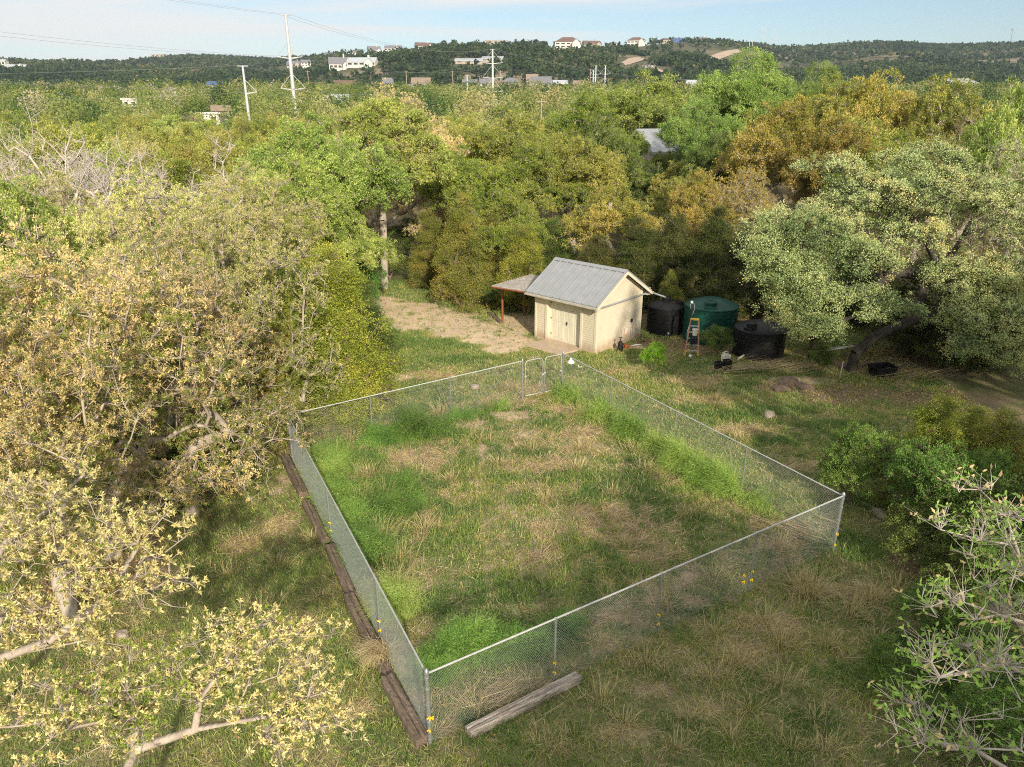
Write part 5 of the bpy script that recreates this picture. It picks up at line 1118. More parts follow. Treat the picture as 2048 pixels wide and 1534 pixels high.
LB = [lobe(1620, 470, 28.5, 2.1, 1.1, 1.3), lobe(1560, 545, 27.5, 1.5, .9, 1.0), lobe(1740, 400, 29.5, 2.2, 1.1, 1.3), lobe(1880, 400, 29.5, 2.2, 1.2, 1.2), lobe(1850, 335, 31, 2.0, 1.0, .9), lobe(1990, 440, 28.0, 2.0, 1.4, 1.1), lobe(1700, 520, 27.2, 1.9, .7, 1.0), lobe(1640, 600, 26.6, 1.3, .6, .7), lobe(1590, 640, 26.3, .8, .5, .35), lobe(1960, 560, 26.6, 1.6, 1.0, .9), lobe(1970, 660, 25.6, 1.3, 1.1, .9), lobe(2060, 600, 26, 1.8, 1.6, .9), lobe(1560, 460, 29, 1.5, .8, .6), lobe(1680, 430, 30.5, 2.0, 1.0, .8), lobe(2000, 720, 25.2, 1.0, .6, .4), lobe(1790, 480, 28.5, 2.2, .8, .9), lobe(1600, 560, 27.0, 1.6, .7, .8), lobe(1520, 500, 28.0, 1.2, .8, .5), lobe(1940, 640, 26, 1.3, .9, .9), lobe(1900, 560, 26.8, 1.2, .5, .6), lobe(2060, 720, 25.0, 1.3, .8, .7), lobe(1660, 350, 30.5, 1.5, .7, .5), lobe(1630, 655, 25.8, 1.0, .6, .6), lobe(1570, 615, 26.8, 1.0, .6, .5), lobe(2000, 640, 25.5, 1.5, 1.2, 1.0), lobe(1930, 700, 25.2, 1.0, .5, .5), lobe(1780, 620, 26.0, 1.2, .35, .35), lobe(1720, 590, 26.4, 1.3, .4, .4)]
make_tree('bigoak', 31, 8.7, 6, 2.0, 1400, 260000, .068, .042, spread=.08, twig=3, twl=.34, extra=2, trunk=trunkL, lobes_fix=LB, bark='barkd', patch=.6, r_tip=.011, rmax=.21, droop=.15)
tree('bigoak', 'live', ox, oy, 8.7, 6, 'huge grey-green live oak with a dark leaning trunk on the right', rz=0)
q0 = gp(770, 578); ox, oy = q0
tT = [[(0, 0, 0), rel(769, 540, 41.9), rel(768, 490, 41.9), rel(766, 440, 41.9), rel(765, 405, 41.9)], [rel(765, 405, 41.9), rel(745, 360, 41.7), rel(735, 320, 41.5), rel(728, 280, 41.5)], [rel(765, 405, 41.9), rel(785, 365, 42), rel(790, 320, 42), rel(800, 270, 42)]]
LT = [lobe(745, 300, 41, 1.7, 1.3, 1.2), lobe(800, 260, 42, 1.6, 1.3, 1.2), lobe(760, 235, 42, 1.4, .9, .9), lobe(850, 310, 41.5, 1.4, 1.0, 1.0), lobe(820, 360, 41, 1.3, .9, .8), lobe(690, 340, 41.5, 1.4, 1.0, .9), lobe(720, 260, 42, 1.3, .9, .8), lobe(880, 350, 41.5, .9, .7, .5), lobe(765, 350, 40.8, 1.0, .8, .5)]
make_tree('talloak', 33, 10.4, 4, 4.5, 560, 80000, .10, .055, spread=.06, twig=3, twl=.38, extra=2, trunk=tT, lobes_fix=LT, patch=.5, rmax=.22)
tree('talloak', 'green', ox, oy, 10.4, 4, 'tall airy green oak with a straight pale trunk above the dirt path', rz=0)
# blond oak in the lower left foreground, two near limbs reaching across the frame
fx, fy = -8.6, 6.6
def relf(px, py, z, ox=fx, oy=fy):
    x, y = gp(px, py, z); return (x - ox, y - oy, z)
tA = [[(0, 0, 0), (.2, .1, 1.0), (.5, .3, 1.9), (.9, .4, 2.6)],
      [(.9, .4, 2.6), relf(0, 1320, 3.2), relf(100, 1285, 3.5), relf(215, 1200, 3.8), relf(280, 1090, 4.3)],
      [(.9, .4, 2.6), relf(10, 1090, 3.9), relf(100, 1020, 4.2), relf(170, 950, 4.6)],
      [relf(0, 1320, 3.2), relf(90, 1300, 3.3), relf(180, 1282, 3.4), relf(250, 1295, 3.4)]]
def lf(px, py, z, r, rz, w, o=(fx, fy)): p = relf(px, py, z, *o); return (p, (r, r, rz), w)
LA = [lf(60, 960, 4.6, 1.0, .6, 1), lf(10, 880, 4.8, .9, .6, .8), lf(130, 1060, 4.3, .9, .5, 1), lf(230, 1130, 4.1, .8, .45, 1), lf(290, 1080, 4.3, .6, .35, .7), lf(330, 1200, 3.7, .5, .25, .45), lf(60, 1160, 4.0, 1.0, .5, 1), lf(20, 1040, 4.6, .9, .6, .8), lf(160, 1240, 3.7, .8, .4, .7), lf(60, 1300, 3.5, .8, .4, .6)]
make_tree('foreA', 41, 5.0, 3, 2.0, 210, 20000, .062, .024, blossom=1.2, spread=.013, twig=2, twl=.26, extra=2, tr_th=.006, trunk=tA, lobes_fix=LA, r_tip=.006, rmax=.09, step=.22)
tree('foreA', 'gold', fx, fy, 5.0, 3, 'blond flowering oak limbs reaching in from the lower left edge', rz=0)
f2 = (-4.6, 3.6)
def r2(px, py, z): return relf(px, py, z, *f2)
tB = [[(0, 0, 0), (.1, .1, 1.0), (.1, .3, 1.8), r2(270, 1500, 2.4)], [r2(270, 1500, 2.4), r2(270, 1440, 2.8), r2(265, 1400, 3.0)], [r2(270, 1500, 2.4), r2(390, 1460, 2.7), r2(470, 1445, 2.9), r2(560, 1430, 3.1), r2(640, 1455, 3.1)], [r2(390, 1460, 2.7), r2(400, 1400, 3.1), r2(430, 1360, 3.3), r2(470, 1290, 3.5)]]
o2 = f2
LBf = [lf(150, 1400, 3.1, .8, .4, 1, o2), lf(60, 1450, 3.2, .8, .4, 1, o2), lf(280, 1350, 3.2, .6, .35, 1, o2), lf(400, 1330, 3.3, .6, .3, 1, o2), lf(520, 1290, 3.4, .5, .25, 1, o2), lf(620, 1290, 3.4, .4, .2, .6, o2), lf(460, 1280, 3.4, .5, .25, .7, o2), lf(500, 1390, 3.1, .5, .25, .9, o2), lf(620, 1420, 3.1, .4, .22, .7, o2), lf(690, 1460, 3.0, .3, .15, .4, o2), lf(560, 1500, 2.9, .5, .25, .6, o2), lf(350, 1440, 2.9, .6, .3, .8, o2), lf(200, 1500, 2.9, .7, .3, .8, o2), lf(640, 1360, 3.3, .35, .2, .5, o2)]
make_tree('foreB', 42, 4.0, 3, 1.5, 230, 19000, .056, .023, blossom=.75, spread=.013, twig=2, twl=.24, extra=2, tr_th=.005, trunk=tB, lobes_fix=LBf, r_tip=.005, rmax=.06, step=.2)
tree('foreB', 'gold', f2[0], f2[1], 4.0, 3, 'blond and lime flowering oak spreading over the bottom left corner', rz=0)
f3 = (6.6, 4.6)
def r3(px, py, z): return relf(px, py, z, *f3)
tC = [[(0, 0, 0), (0, .1, 1.2), (0, .2, 2.2), (.05, .3, 2.9)], [(.05, .3, 2.9), r3(2060, 1350, 3.6), r3(2010, 1330, 3.8), r3(1960, 1340, 3.9), r3(1880, 1355, 4.0)], [(.05, .3, 2.9), r3(2060, 1250, 3.9), r3(2000, 1230, 4.1), r3(1950, 1240, 4.2), r3(1900, 1200, 4.3), r3(1860, 1215, 4.3)],
      [(.05, .3, 2.9), r3(2050, 1150, 4.2), r3(2020, 1090, 4.5), r3(1960, 1080, 4.6), r3(1880, 1060, 4.7)], [(.05, .3, 2.9), r3(1950, 1500, 3.3), r3(1850, 1480, 3.4), r3(1790, 1450, 3.5), r3(1770, 1430, 3.5)], [r3(2050, 1150, 4.2), r3(2010, 1030, 4.7), r3(1960, 980, 4.9)]]
o3 = f3
LC = [lf(1900, 1060, 4.6, .35, .2, 1, o3), lf(1980, 1080, 4.6, .4, .25, 1, o3), lf(1960, 990, 4.9, .3, .2, .8, o3), lf(2030, 1060, 4.7, .4, .25, 1, o3), lf(1880, 1210, 4.3, .4, .2, 1, o3), lf(1990, 1240, 4.1, .5, .3, 1.4, o3), lf(1880, 1340, 4.0, .4, .2, 1, o3), lf(1980, 1350, 3.9, .5, .3, 1.4, o3), lf(1830, 1450, 3.5, .4, .2, 1, o3), lf(1900, 1500, 3.4, .4, .25, 1, o3), lf(2010, 1480, 3.3, .5, .3, 1, o3), lf(2040, 1180, 4.3, .4, .3, 1, o3), lf(1960, 1150, 4.4, .35, .2, .8, o3)]
make_tree('foreC', 43, 5.2, 3, 1.5, 110, 2700, .09, .04, blossom=.18, spread=.015, twig=3, twl=.34, extra=2, tr_th=.006, trunk=tC, lobes_fix=LC, r_tip=.007, rmax=.09, step=.2, bark='barkp', wig=.3)
tree('foreC', 'sparse', f3[0], f3[1], 5.2, 3, 'sparse oak with bare pale branches reaching in at the lower right edge', rz=0)

# trees standing outside the frame that shade the yard
for i, (x, y, h, r) in enumerate([(10.5, -5, 11.8, 4.4), (17, 0, 11.5, 4.4), (8.6, -9.5, 11.5, 4.4), (18.5, 8, 10, 4.2), (12, -11, 12, 5), (12.9, 11, 13, 3.0), (17.6, 14.5, 10, 3.4), (22, 16, 9.5, 4.4), (21, 1, 11.5, 4.8), (7.5, -15, 12.5, 4.5)]):
    tree('liveA', 'live', x, y, h, r, 'live oak standing behind the camera position', group='live oaks outside the picture')

# woods in the middle distance, each tree its own
KIND = {'olive': 'olive green oak crown in the woods beyond the yard', 'green': 'fresh green oak crown in the woods beyond the yard', 'yolive': 'yellow-olive oak crown in the woods beyond the yard', 'olivetan': 'greyish tan oak crown in the woods beyond the yard',
        'orange': 'orange tinted oak crown in the woods beyond the yard', 'darkg': 'dark green oak crown in the woods beyond the yard', 'peach': 'peach blond oak crown in the woods beyond the yard'}
rs = np.random.default_rng(5)
placed = [(o.location.x, o.location.y, max(o.scale.x * 3.6, 1)) for o in COL.objects if o.parent is None and o.type == 'EMPTY' and o.name.startswith(('oak', 'cedar', 'bare'))]
nmid = 0
LANES = [(px_x(q[0], q[1], 6), q[1], q[2], q[3]) for q in ((122, 300, 7, 60), (380, 175, 2.5, 26), (422, 190, 4, 36), (266, 230, 3, 40), (1322, 75, 4.5, 9))]
def lane(x, y):
    o = np.zeros(np.shape(x), bool)
    for a, b, c, l in LANES: o |= (np.abs(x - a * y / b) < c * .55 + 1.5) & (y > b - l) & (y < b + c)
    return o
SKIPB = [(17.5, 89, 7)]
for k in range(6000):
    y = 27 + 108 * rs.uniform() ** .8; x = rs.uniform(-1.05, 1.05) * (y * .78 + 4)
    dense = 3.9 if y > 55 else 3.3
    if abs(x) > y * .80 + 6 or y < 30 and abs(x) < 16: continue
    if -11 < x < 13 and y < 39: continue
    if -9 < x < -2 and y < 53 : continue
    if y < 52 and -30 < x < 14 and abs(y - 50.5) < 3: continue
    if any((x - a) ** 2 + (y - b) ** 2 < (dense * .55 + c * .42) ** 2 for a, b, c in placed): continue
    if bool(lane(x, y)): continue
    u = x / y; q = rs.uniform(); w = fbm(x / 25, y / 25, 61, 2)
    if u > .28: mt = ['orange', 'yolive', 'olive', 'green'][min(3, int(4 * (q * .6 + w * .4)))]
    elif u > -.1: mt = ['olive', 'green', 'yolive', 'olivetan', 'darkg'][min(4, int(5 * (q * .6 + w * .45)))]
    else: mt = ['olivetan', 'olive', 'green', 'olivetan', 'yolive', 'darkg'][min(5, int(6 * (q * .7 + w * .3)))]
    h = rs.uniform(6.6, 8.6) + (2.0 if u > .3 else 0) + (.8 if y > 60 else 0); r = rs.uniform(3.0, 4.4)
    key = ['midA', 'midB', 'midC', 'midA', 'midB'][k % 5] if mt != 'olivetan' else 'midD'
    tree(key, mt, x, y, h, r, KIND[mt], group=KIND[mt].replace('crown', 'crowns')); placed.append((x, y, r)); nmid += 1
    if nmid >= 235: break
print('mid trees', nmid, 'total', NT[0])

# ------------------------------------------------------------------ houses, poles, hills
KEEP = []                                 # discs kept free of hill trees
def house(px, py, w, d, h, rz, wall, roof, label, style='gable', rh=None, D=None, win=3, chim=False, wing=False, dz=0, cat='house', name='house'):
    if D is None: x, y, z = at_terrain(px, py)
    else: r = ray(px, py); t = D / r[1]; x, y, z = r[0] * t, D, H + r[2] * t
    b = thing(name, label, cat, (x, y, z + dz), R(rz)); rh = rh if rh is not None else w * .28
    KEEP.append((x, y, w))
    dp = max(1.5, z + dz - gz(x, y) + 1) if D else 2; m = MB(); m.box((0, 0, (h - dp) / 2), (w, d, h + dp))
    if style == 'gable': m.add([(-w / 2, -d / 2, h), (-w / 2, d / 2, h), (-w / 2, 0, h + rh), (w / 2, -d / 2, h), (w / 2, d / 2, h), (w / 2, 0, h + rh)], [(0, 2, 1), (3, 4, 5), (0, 1, 4, 3)])
    if wing: m.box((w * .3, -d * .6, h * .42 - 1), (w * .3, d * .5, h * .84 + 2)); m.add([(w * .15, -d * .85, h * .84), (w * .45, -d * .85, h * .84), (w * .3, -d * .85, h * .84 + w * .13), (w * .15, 0, h * .84), (w * .45, 0, h * .84), (w * .3, 0, h * .84 + w * .13)], [(0, 1, 2), (5, 4, 3)])
    m.build('wall', M[wall], b)
    e = .5; m = MB()
    if style == 'gable':
        for s in (-1, 1):
            a = [(-w / 2 - e, s * (d / 2 + e), h - e * rh / (d / 2)), (w / 2 + e, s * (d / 2 + e), h - e * rh / (d / 2)), (w / 2 + e, 0, h + rh), (-w / 2 - e, 0, h + rh)]; m.add(a + [(p[0], p[1], p[2] + .25) for p in a], [(0, 1, 2, 3), (7, 6, 5, 4), (0, 4, 5, 1), (1, 5, 6, 2), (3, 7, 4, 0)])
    elif style == 'hip':
        m.add([(-w / 2 - e, -d / 2 - e, h), (w / 2 + e, -d / 2 - e, h), (w / 2 + e, d / 2 + e, h), (-w / 2 - e, d / 2 + e, h), (-w / 5, 0, h + rh), (w / 5, 0, h + rh)], [(0, 1, 5, 4), (1, 2, 5), (2, 3, 4, 5), (3, 0, 4), (3, 2, 1, 0)])
    elif style == 'mono':
        m.add([(-w / 2 - e, -d / 2 - e, h), (w / 2 + e, -d / 2 - e, h), (w / 2 + e, d / 2 + e, h + rh), (-w / 2 - e, d / 2 + e, h + rh), (-w / 2 - e, -d / 2 - e, h + .3), (w / 2 + e, -d / 2 - e, h + .3), (w / 2 + e, d / 2 + e, h + rh + .3), (-w / 2 - e, d / 2 + e, h + rh + .3)], [(3, 2, 1, 0), (4, 5, 6, 7), (0, 1, 5, 4), (1, 2, 6, 5), (2, 3, 7, 6), (3, 0, 4, 7)])
    else: m.box((0, 0, h + .2), (w + .6, d + .6, .4))
    if wing:
        for s in (-1, 1): m.add([(w * .3, -d * .9, h * .84 + w * .13 + .1), (w * .3, 0, h * .84 + w * .13 + .1), (w * .3 + s * w * .19, 0, h * .84 - w * .04), (w * .3 + s * w * .19, -d * .9, h * .84 - w * .04)], [(0, 1, 2, 3)])
    rf = m.build('roof', M[roof], b)
    if chim:
        m = MB(); m.box((w * .22, .2, h + rh), (w * .06, w * .06, rh * 1.1)); m.build('chimney', M[wall], rf)
    for k in range(win):
        for fl_ in range(2 if h > 5 else 1):
            m = MB(); m.box((-w / 2 + w * (k + .5) / win * (.62 if wing else 1), -d / 2 - .03, h * (.5 if h <= 5 else (.28 + .45 * fl_))), (w / win * .42, .1, h * (.4 if h <= 5 else .2))); m.build('window', M['glass'], b)
    return b
HS = [
 (122, 205, 7, 7, 1.6, -52, 'white', 'rgrey', 'white gabled house showing above the tan woods at the left', 'gable', 1.9, 300),
 (259, 188, 14, 8, 4, 0, 'rmetal', 'rmetal', 'pale metal barn at the wood edge on the left', 'gable', 2, 560),
 (431, 179, 15, 9, 4, 8, 'cream', 'rblue', 'house with a blue solar roof beyond the woods', 'mono', 3, 560),
 (355, 184, 10, 7, 3, 0, 'white', 'rgrey', 'small grey roofed house left of the solar roof', 'hip', 2, 560),
 (382, 181, 6, 5, 3, 0, 'cream', 'rmetal', 'tiny pale roofed cabin just left of the solar roof', 'gable', 2, 560),
 (478, 182, 9, 6, 3, 0, 'cream', 'rblue', 'low blue roofed house behind the slim white pole', 'gable', 1.5, 560),
 (62, 188, 12, 8, 2.5, -30, 'cream', 'rtan', 'tan roofed cottage at the far left wood edge', 'gable', 2, 560),
 (380, 262, 4.5, 4, 2.6, 10, 'white', 'rred', 'white walled house with reddish roof peeking out of the left woods', 'gable', 1.2, 175),
 (422, 248, 6, 5, 2.4, 5, 'white', 'white', 'long low white building among the left woods', 'flat', .3, 190),
 (445, 240, 4, 4, 2.4, 20, 'cream', 'rtan', 'small tan roofed outbuilding right of the low white building', 'gable', 1, 200),
 (266, 214, 4.5, 3, 2, 0, 'white', 'white', 'small white trailer in the left woods', 'flat', .3, 230),
 (683, 214, 4.5, 3.5, 2.2, 20, 'cream', 'rmetal', 'pale roofed shed behind the green oak left of the peach one', 'gable', 1, 220),
 (680, 140, 20, 14, 5, 12, 'white', 'rgrey', 'white house with a steep grey roof on the left hillside', 'gable', 6, None),
 (726, 133, 28, 12, 3.6, -6, 'white', 'rmetal', 'long white house with pale roof right of the steep roofed one', 'gable', 4, None),
 (590, 135, 22, 12, 5, 0, 'cream', 'rgrey', 'low grey roofed house behind the tall white pole', 'gable', 4, None),
 (612, 134, 14, 10, 6, 20, 'white', 'rgrey', 'white gabled house just right of the tall white pole', 'gable', 4, None),
 (318, 112, 30, 16, 12, 0, 'cream', 'cream', 'large pale multi-storey building on the left ridge', 'flat', .5, None),
 (332, 118, 12, 10, 6, 0, 'cream', 'rred', 'small house beside the large pale ridge building', 'hip', 3, None),
 (93, 127, 18, 8, 3, 0, 'white', 'white', 'long white building high on the left ridge', 'flat', .3, None),
 (32, 138, 26, 8, 3, 12, 'white', 'rmetal', 'pale building low on the far left hillside', 'gable', 2, None),
 (3, 130, 16, 8, 4, 0, 'white', 'rmetal', 'pale building cut by the left edge', 'gable', 2, None),
 (285, 140, 8, 2, 5, 0, 'orangeb', 'orangeb', 'small bright orange sheet structure on the left hillside', 'flat', .2, None),
 (660, 108, 16, 10, 5, 0, 'cream', 'rgrey', 'dark roofed house at the left start of the ridge', 'gable', 3, None),
 (712, 98, 12, 9, 4, 0, 'white', 'rgrey', 'small white house on the ridge left of the gabled one', 'gable', 3, None),
 (748, 100, 20, 12, 7, 20, 'white', 'rgrey', 'white gabled house with dark roof on the ridge', 'gable', 5, None),
 (787, 101, 26, 12, 7, -5, 'white', 'rgrey', 'white house with dark trim near the middle left of the ridge', 'gable', 4, None),
 (848, 96, 26, 14, 6, 15, 'white', 'rred', 'white house with brown roof left of the round ridge trees', 'gable', 5, None),
 (992, 93, 30, 12, 6, 0, 'cream', 'cream', 'flat roofed stone house on the ridge above the lattice armed pole', 'flat', .5, None),
 (1135, 92, 32, 18, 7, 0, 'white', 'rred', 'big red hip roofed house on the ridge', 'hip', 6, None),
 (1183, 88, 26, 14, 8, 12, 'cream', 'rred', 'red roofed house right of the big hip roofed one', 'gable', 4, None),
 (1226, 85, 20, 12, 5, 0, 'white', 'rgrey', 'white house with arched porch on the ridge', 'hip', 4, None),
 (1272, 88, 28, 14, 8, -10, 'white', 'rred', 'large white house with red roof above the hill road', 'hip', 5, None),
 (1330, 76, 16, 10, 5, 0, 'cream', 'rred', 'small red roofed house on the ridge above the road bend', 'hip', 3, None),
 (1357, 80, 18, 10, 6, 0, 'rblue', 'rgrey', 'blue walled building on the ridge right of the road bend', 'flat', 1, None),
 (1404, 82, 16, 10, 5, 15, 'white', 'rgrey', 'white gabled house at the right end of the ridge houses', 'gable', 4, None),
 (938, 127, 26, 12, 1.5, 0, 'cream', 'rmetal', 'long pale metal roofed building on the mid hillside', 'mono', 3, None),
 (985, 124, 20, 12, 1.5, -4, 'cream', 'rmetal', 'metal roofed building just behind the lattice armed pole', 'mono', 3, None),
 (688, 180, 22, 12, 5, 12, 'brickr', 'rred', 'brick and pale blue house at the foot of the left hill', 'gable', 4, 560),
 (628, 180, 14, 9, 4, 0, 'brickr', 'rred', 'small brick house left of the brick and blue one', 'gable', 3, 560),
 (775, 180, 11, 12, 6, 30, 'cream', 'rgrey', 'pale steep gabled house behind the peach oak', 'gable', 5, 560),
 (843, 176, 20, 12, 5, 0, 'cream', 'rtan', 'tan roofed house right of the peach oak', 'gable', 4, 560),
 (815, 180, 14, 8, 3, 0, 'white', 'rgrey', 'low white house left of the tan roofed one', 'gable', 2, 560),
 (940, 176, 11, 8, 3, 0, 'cream', 'rgrey', 'grey roofed house behind the short white pole', 'gable', 3, 600),
 (975, 180, 17, 12, 6, 5, 'white', 'rgrey', 'white two storey house left of the lattice armed pole', 'gable', 4, 560),
 (994, 181, 10, 10, 5, 40, 'brickr', 'rred', 'brick gable house just right of the lattice armed pole', 'gable', 4, 560),
 (1022, 178, 20, 12, 6, 0, 'cream', 'rgrey', 'cream hip roofed house at the foot of the hill', 'hip', 4, 560),
 (1064, 173, 9, 8, 5, 0, 'cream', 'rtan', 'tan brick gable behind the white farmhouse', 'gable', 4, 620),
 (1082, 181, 22, 14, 7, -12, 'white', 'rgrey', 'white farmhouse with grey gables at the hill foot', 'gable', 5, 560),
 (1119, 176, 12, 8, 3, 0, 'white', 'rmetal', 'small pale roofed house right of the white farmhouse', 'gable', 2.5, 600),
 (1160, 178, 14, 10, 4, 0, 'cream', 'rtan', 'low tan roofed house left of the slim pole pair', 'gable', 3, 560),
 (1384, 174, 14, 10, 3, 0, 'white', 'rmetal', 'pale house glimpsed left of the tallest tree', 'gable', 3, 560),
 (1918, 178, 16, 12, 3, 0, 'rmetal', 'rmetal', 'pale metal roofed building at the right beyond the oaks', 'mono', 3, 480),
]
for (px, py, w, d, h, rz, wl, rf, lb, stl, rh, D) in HS:
    if D == 560: w *= .66; d *= .7; h *= .72; rh *= .8; D = 540 + (px * 7) % 70
    house(px, py, w, d, h, rz, wl, rf, lb, stl, rh, D, win=(3 if w > 12 else 2), chim=(w > 15 and stl == 'gable' and D is None), wing=(w > 19 and stl in ('gable', 'hip')))
# near house roof in the woods
p = P3(1322, 305, 56)
nb = house(1320, 352, 5.4, 5, 2.6, 24, 'cream', 'roofm', 'grey metal roofed house buried in the trees behind the tanks', 'gable', 1.7, 75, win=2)
# hill road
rd = [(1246, 128), (1262, 124), (1280, 118), (1300, 111), (1320, 105), (1342, 99), (1362, 97), (1385, 95), (1420, 92), (1450, 90), (1475, 86)]
R3 = [np.array(at_terrain(*q)) for q in rd]
for i in range(1, len(R3)):
    if abs(R3[i][1] - R3[i - 1][1]) > 130: R3[i] = np.array([*(px_x(rd[i][0], R3[i - 1][1] + 40, 60),), R3[i - 1][1] + 40, 0])
V = []
for i, q in enumerate(R3):
    wv = 18 if i < 4 else 15
    for s in (-1, 0, 1): yy = q[1] + s * wv; V.append((q[0], yy, gz(q[0], yy) + .6)); KEEP.append((q[0], yy, 18))
for i in range(len(R3) - 1):
    for t in (.25, .5, .75): q = R3[i] * (1 - t) + R3[i + 1] * t; KEEP.append((q[0], q[1], 20)); KEEP.append((q[0], q[1] - 20, 14))
m = MB(); m.add(V, [(i * 3 + j, (i + 1) * 3 + j, (i + 1) * 3 + j + 1, i * 3 + j + 1) for i in range(len(R3) - 1) for j in range(2)]); o = m.build('hill_road', M['hroad'], None, True); tag(o, 'pale road climbing across the far hillside', 'road', kind='structure')
for (q0, q1, yy) in (((145, 146), (245, 143), None), ((1305, 137), (1340, 150), None)):
    a = at_terrain(*q0); b = at_terrain(*q1)
    V = []
    for t in np.linspace(0, 1, 9):
        x = a[0] + (b[0] - a[0]) * t; y = a[1] + (b[1] - a[1]) * t
        for s in (-9, 0, 9): V.append((x, y + s, gz(x, y + s) + .6))
        KEEP.append((x, y, 16)); KEEP.append((x, y - 16, 12))
    m = MB(); m.add(V, [(i * 3 + j, (i + 1) * 3 + j, (i + 1) * 3 + j + 1, i * 3 + j + 1) for i in range(8) for j in range(2)]); o = m.build('hill_track', M['hroad'], None, True); tag(o, 'pale cleared track on the hillside', 'track', kind='structure')

# power poles
def steel_pole(px, toppy, y, r, label, arms=(), basepx=None, group=None, simple=False):
    r_ = ray(px, toppy); t = y / r_[1]; x, ztop = r_[0] * t, H + r_[2] * t; zb = gz(x, y)
    p = thing('power_pole', label, 'power pole', (x, y, zb), 0, group); h = ztop - zb
    m = MB(); m.tube([(0, 0, -1), (0, 0, h)], [r, r * .5], 12); m.build('shaft', M['polem'], p, True, auto=True)
    tips = []
    for fr, aw, br in arms:
        z = h * fr
        for s in (-1, 1):
            if br == s or br == 2:
                m = MB(); e = Vector((s * aw * LD[1], -s * aw * LD[0] * -1 * 0, z + .35)); m.tube([(0, 0, z), e], [.16, .09], 6); m.build('cross_arm', M['polem'], p)
                m = MB(); m.tube([(0, 0, z + aw * 1.25), e], .05, 4); m.build('brace', M['polem'], p)
                tips.append((Vector((x, y, zb)) + e, s))
    m = MB(); m.tube([(-.9, 0, h - .1), (.9, 0, h - .1)], .08, 5); m.build('top_bar', M['polem'], p)
    tips.append((Vector((x - .9, y, ztop)), -1)); tips.append((Vector((x + .9, y, ztop)), 1))
    return p, tips
LD = (0, 1)
pA, tA_ = steel_pole(571, 29, 150, .48, 'tallest white steel power pole standing in the left woods', [(.70, 2.4, 2), (.48, 2.4, 2)])
pA2 = steel_pole(485, 131, 132, .34, 'shorter slim white power pole left of the tallest one', [(.72, 1.9, 1)])
pB, tB_ = steel_pole(985, 98, 262, .55, 'white power pole with three pairs of braced arms near the centre', [(.80, 3.4, 2), (.60, 3.4, 2), (.41, 3.4, 2)])
pC, tC_ = steel_pole(934, 150, 290, .42, 'short white power pole left of the braced one', [(.55, 2.6, 1)])
for px, tp, y, r, lb in ((1192, 131, 500, .65, 'middle slim pole of the trio above the centre woods'), (1211, 131, 505, .65, 'right slim pole of the trio above the centre woods'), (1187, 140, 510, .6, 'left shortest pole of the trio above the centre woods'),
                         (1292, 130, 760, .6, 'left pole of the pair over the rounded green oak'), (1304, 130, 765, .6, 'right pole of the pair over the rounded green oak')):
    steel_pole(px, tp, y, r, lb, [(.75, 3.5, 2), (.45, 3.5, 2)])
for px, tp, y, lb in ((1525, 52, 1500, 'left of the tallest pair of distant ridge pylons'), (1531, 52, 1500, 'right of the tallest pair of distant ridge pylons'), (1544, 57, 1700, 'left of the middle pair of distant ridge pylons'), (1549, 57, 1700, 'right of the middle pair of distant ridge pylons'),
                      (1554, 64, 1900, 'left of the farthest pair of distant ridge pylons'), (1559, 64, 1900, 'right of the farthest pair of distant ridge pylons'), (1500, 78, 1250, 'left low distant pylon just before the ridge'), (1506, 78, 1250, 'right low distant pylon just before the ridge')):
    steel_pole(px, tp, y, .65, lb, [(.85, 3, 2)])
for px, tp, bp, y, lb in ((812, 141, 156, 520, 'wooden pole on the hillside above the tan roofed house'), (905, 142, 156, 520, 'thin pole on the slope left of the braced white pole'), (1001, 141, 156, 520, 'thin pole on the slope right of the braced white pole'), (615, 141, 156, 480, 'wooden pole on the slope right of the tallest white pole'), (1181, 138, 148, 540, 'thin pole left of the slim pole trio'), (1083, 196, 214, 120, 'wooden pole rising from the centre woods'), (1018, 167, 178, 480, 'pole in front of the cream hip roofed house')):
    r_ = ray(px, tp); t = y / r_[1]; x, zt = r_[0] * t, H + r_[2] * t; zb = gz(x, y); p = thing('utility_pole', lb, 'utility pole', (x, y, zb))
    if zt - zb > 14: zb2 = 0
    m = MB(); rr = .14 if y < 200 else .3; m.tube([(0, 0, -.5), (0, 0, zt - zb)], [rr, rr * .7], 8); m.build('shaft', M['polew'], p); m = MB(); m.box((0, 0, zt - zb - .5), (1.6 if y < 200 else 3, .12, .14)); m.build('crossbar', M['polew'], p)
x, y, z = at_terrain(2020, 92); mst = thing('radio_mast', 'thin guyed radio mast on the right ridge', 'mast', (x, y, z)); top = P3(2026, 58, y)
m = MB(); m.tube([(0, 0, 0), (top.x - x, 0, top.z - z)], [.9, .4], 6); m.build('shaft', M['cable'], mst); m = MB(); m.box((top.x - x, 0, top.z - z), (4, 2, 3)); m.build('antenna', M['cable'], mst)
def wire(a, b, sag, label, r=.03):
    a = Vector(a); b = Vector(b); m = MB(); n = 24; pts = [a.lerp(b, i / n) - Vector((0, 0, sag * 4 * (i / n) * (1 - i / n))) for i in range(n + 1)]
    m.tube(pts, r, 4); o = m.build('power_line', M['cable']); tag(o, label, 'power line', 'power lines on the steel poles'); return o
tA_s = sorted(tA_, key=lambda q: -q[0].z); tB_s = sorted(tB_, key=lambda q: -q[0].z)
dirAB = (pA.location - pB.location); dirAB.z = 0
def Lof(L, s): return [q[0] for q in L if q[1] == s]
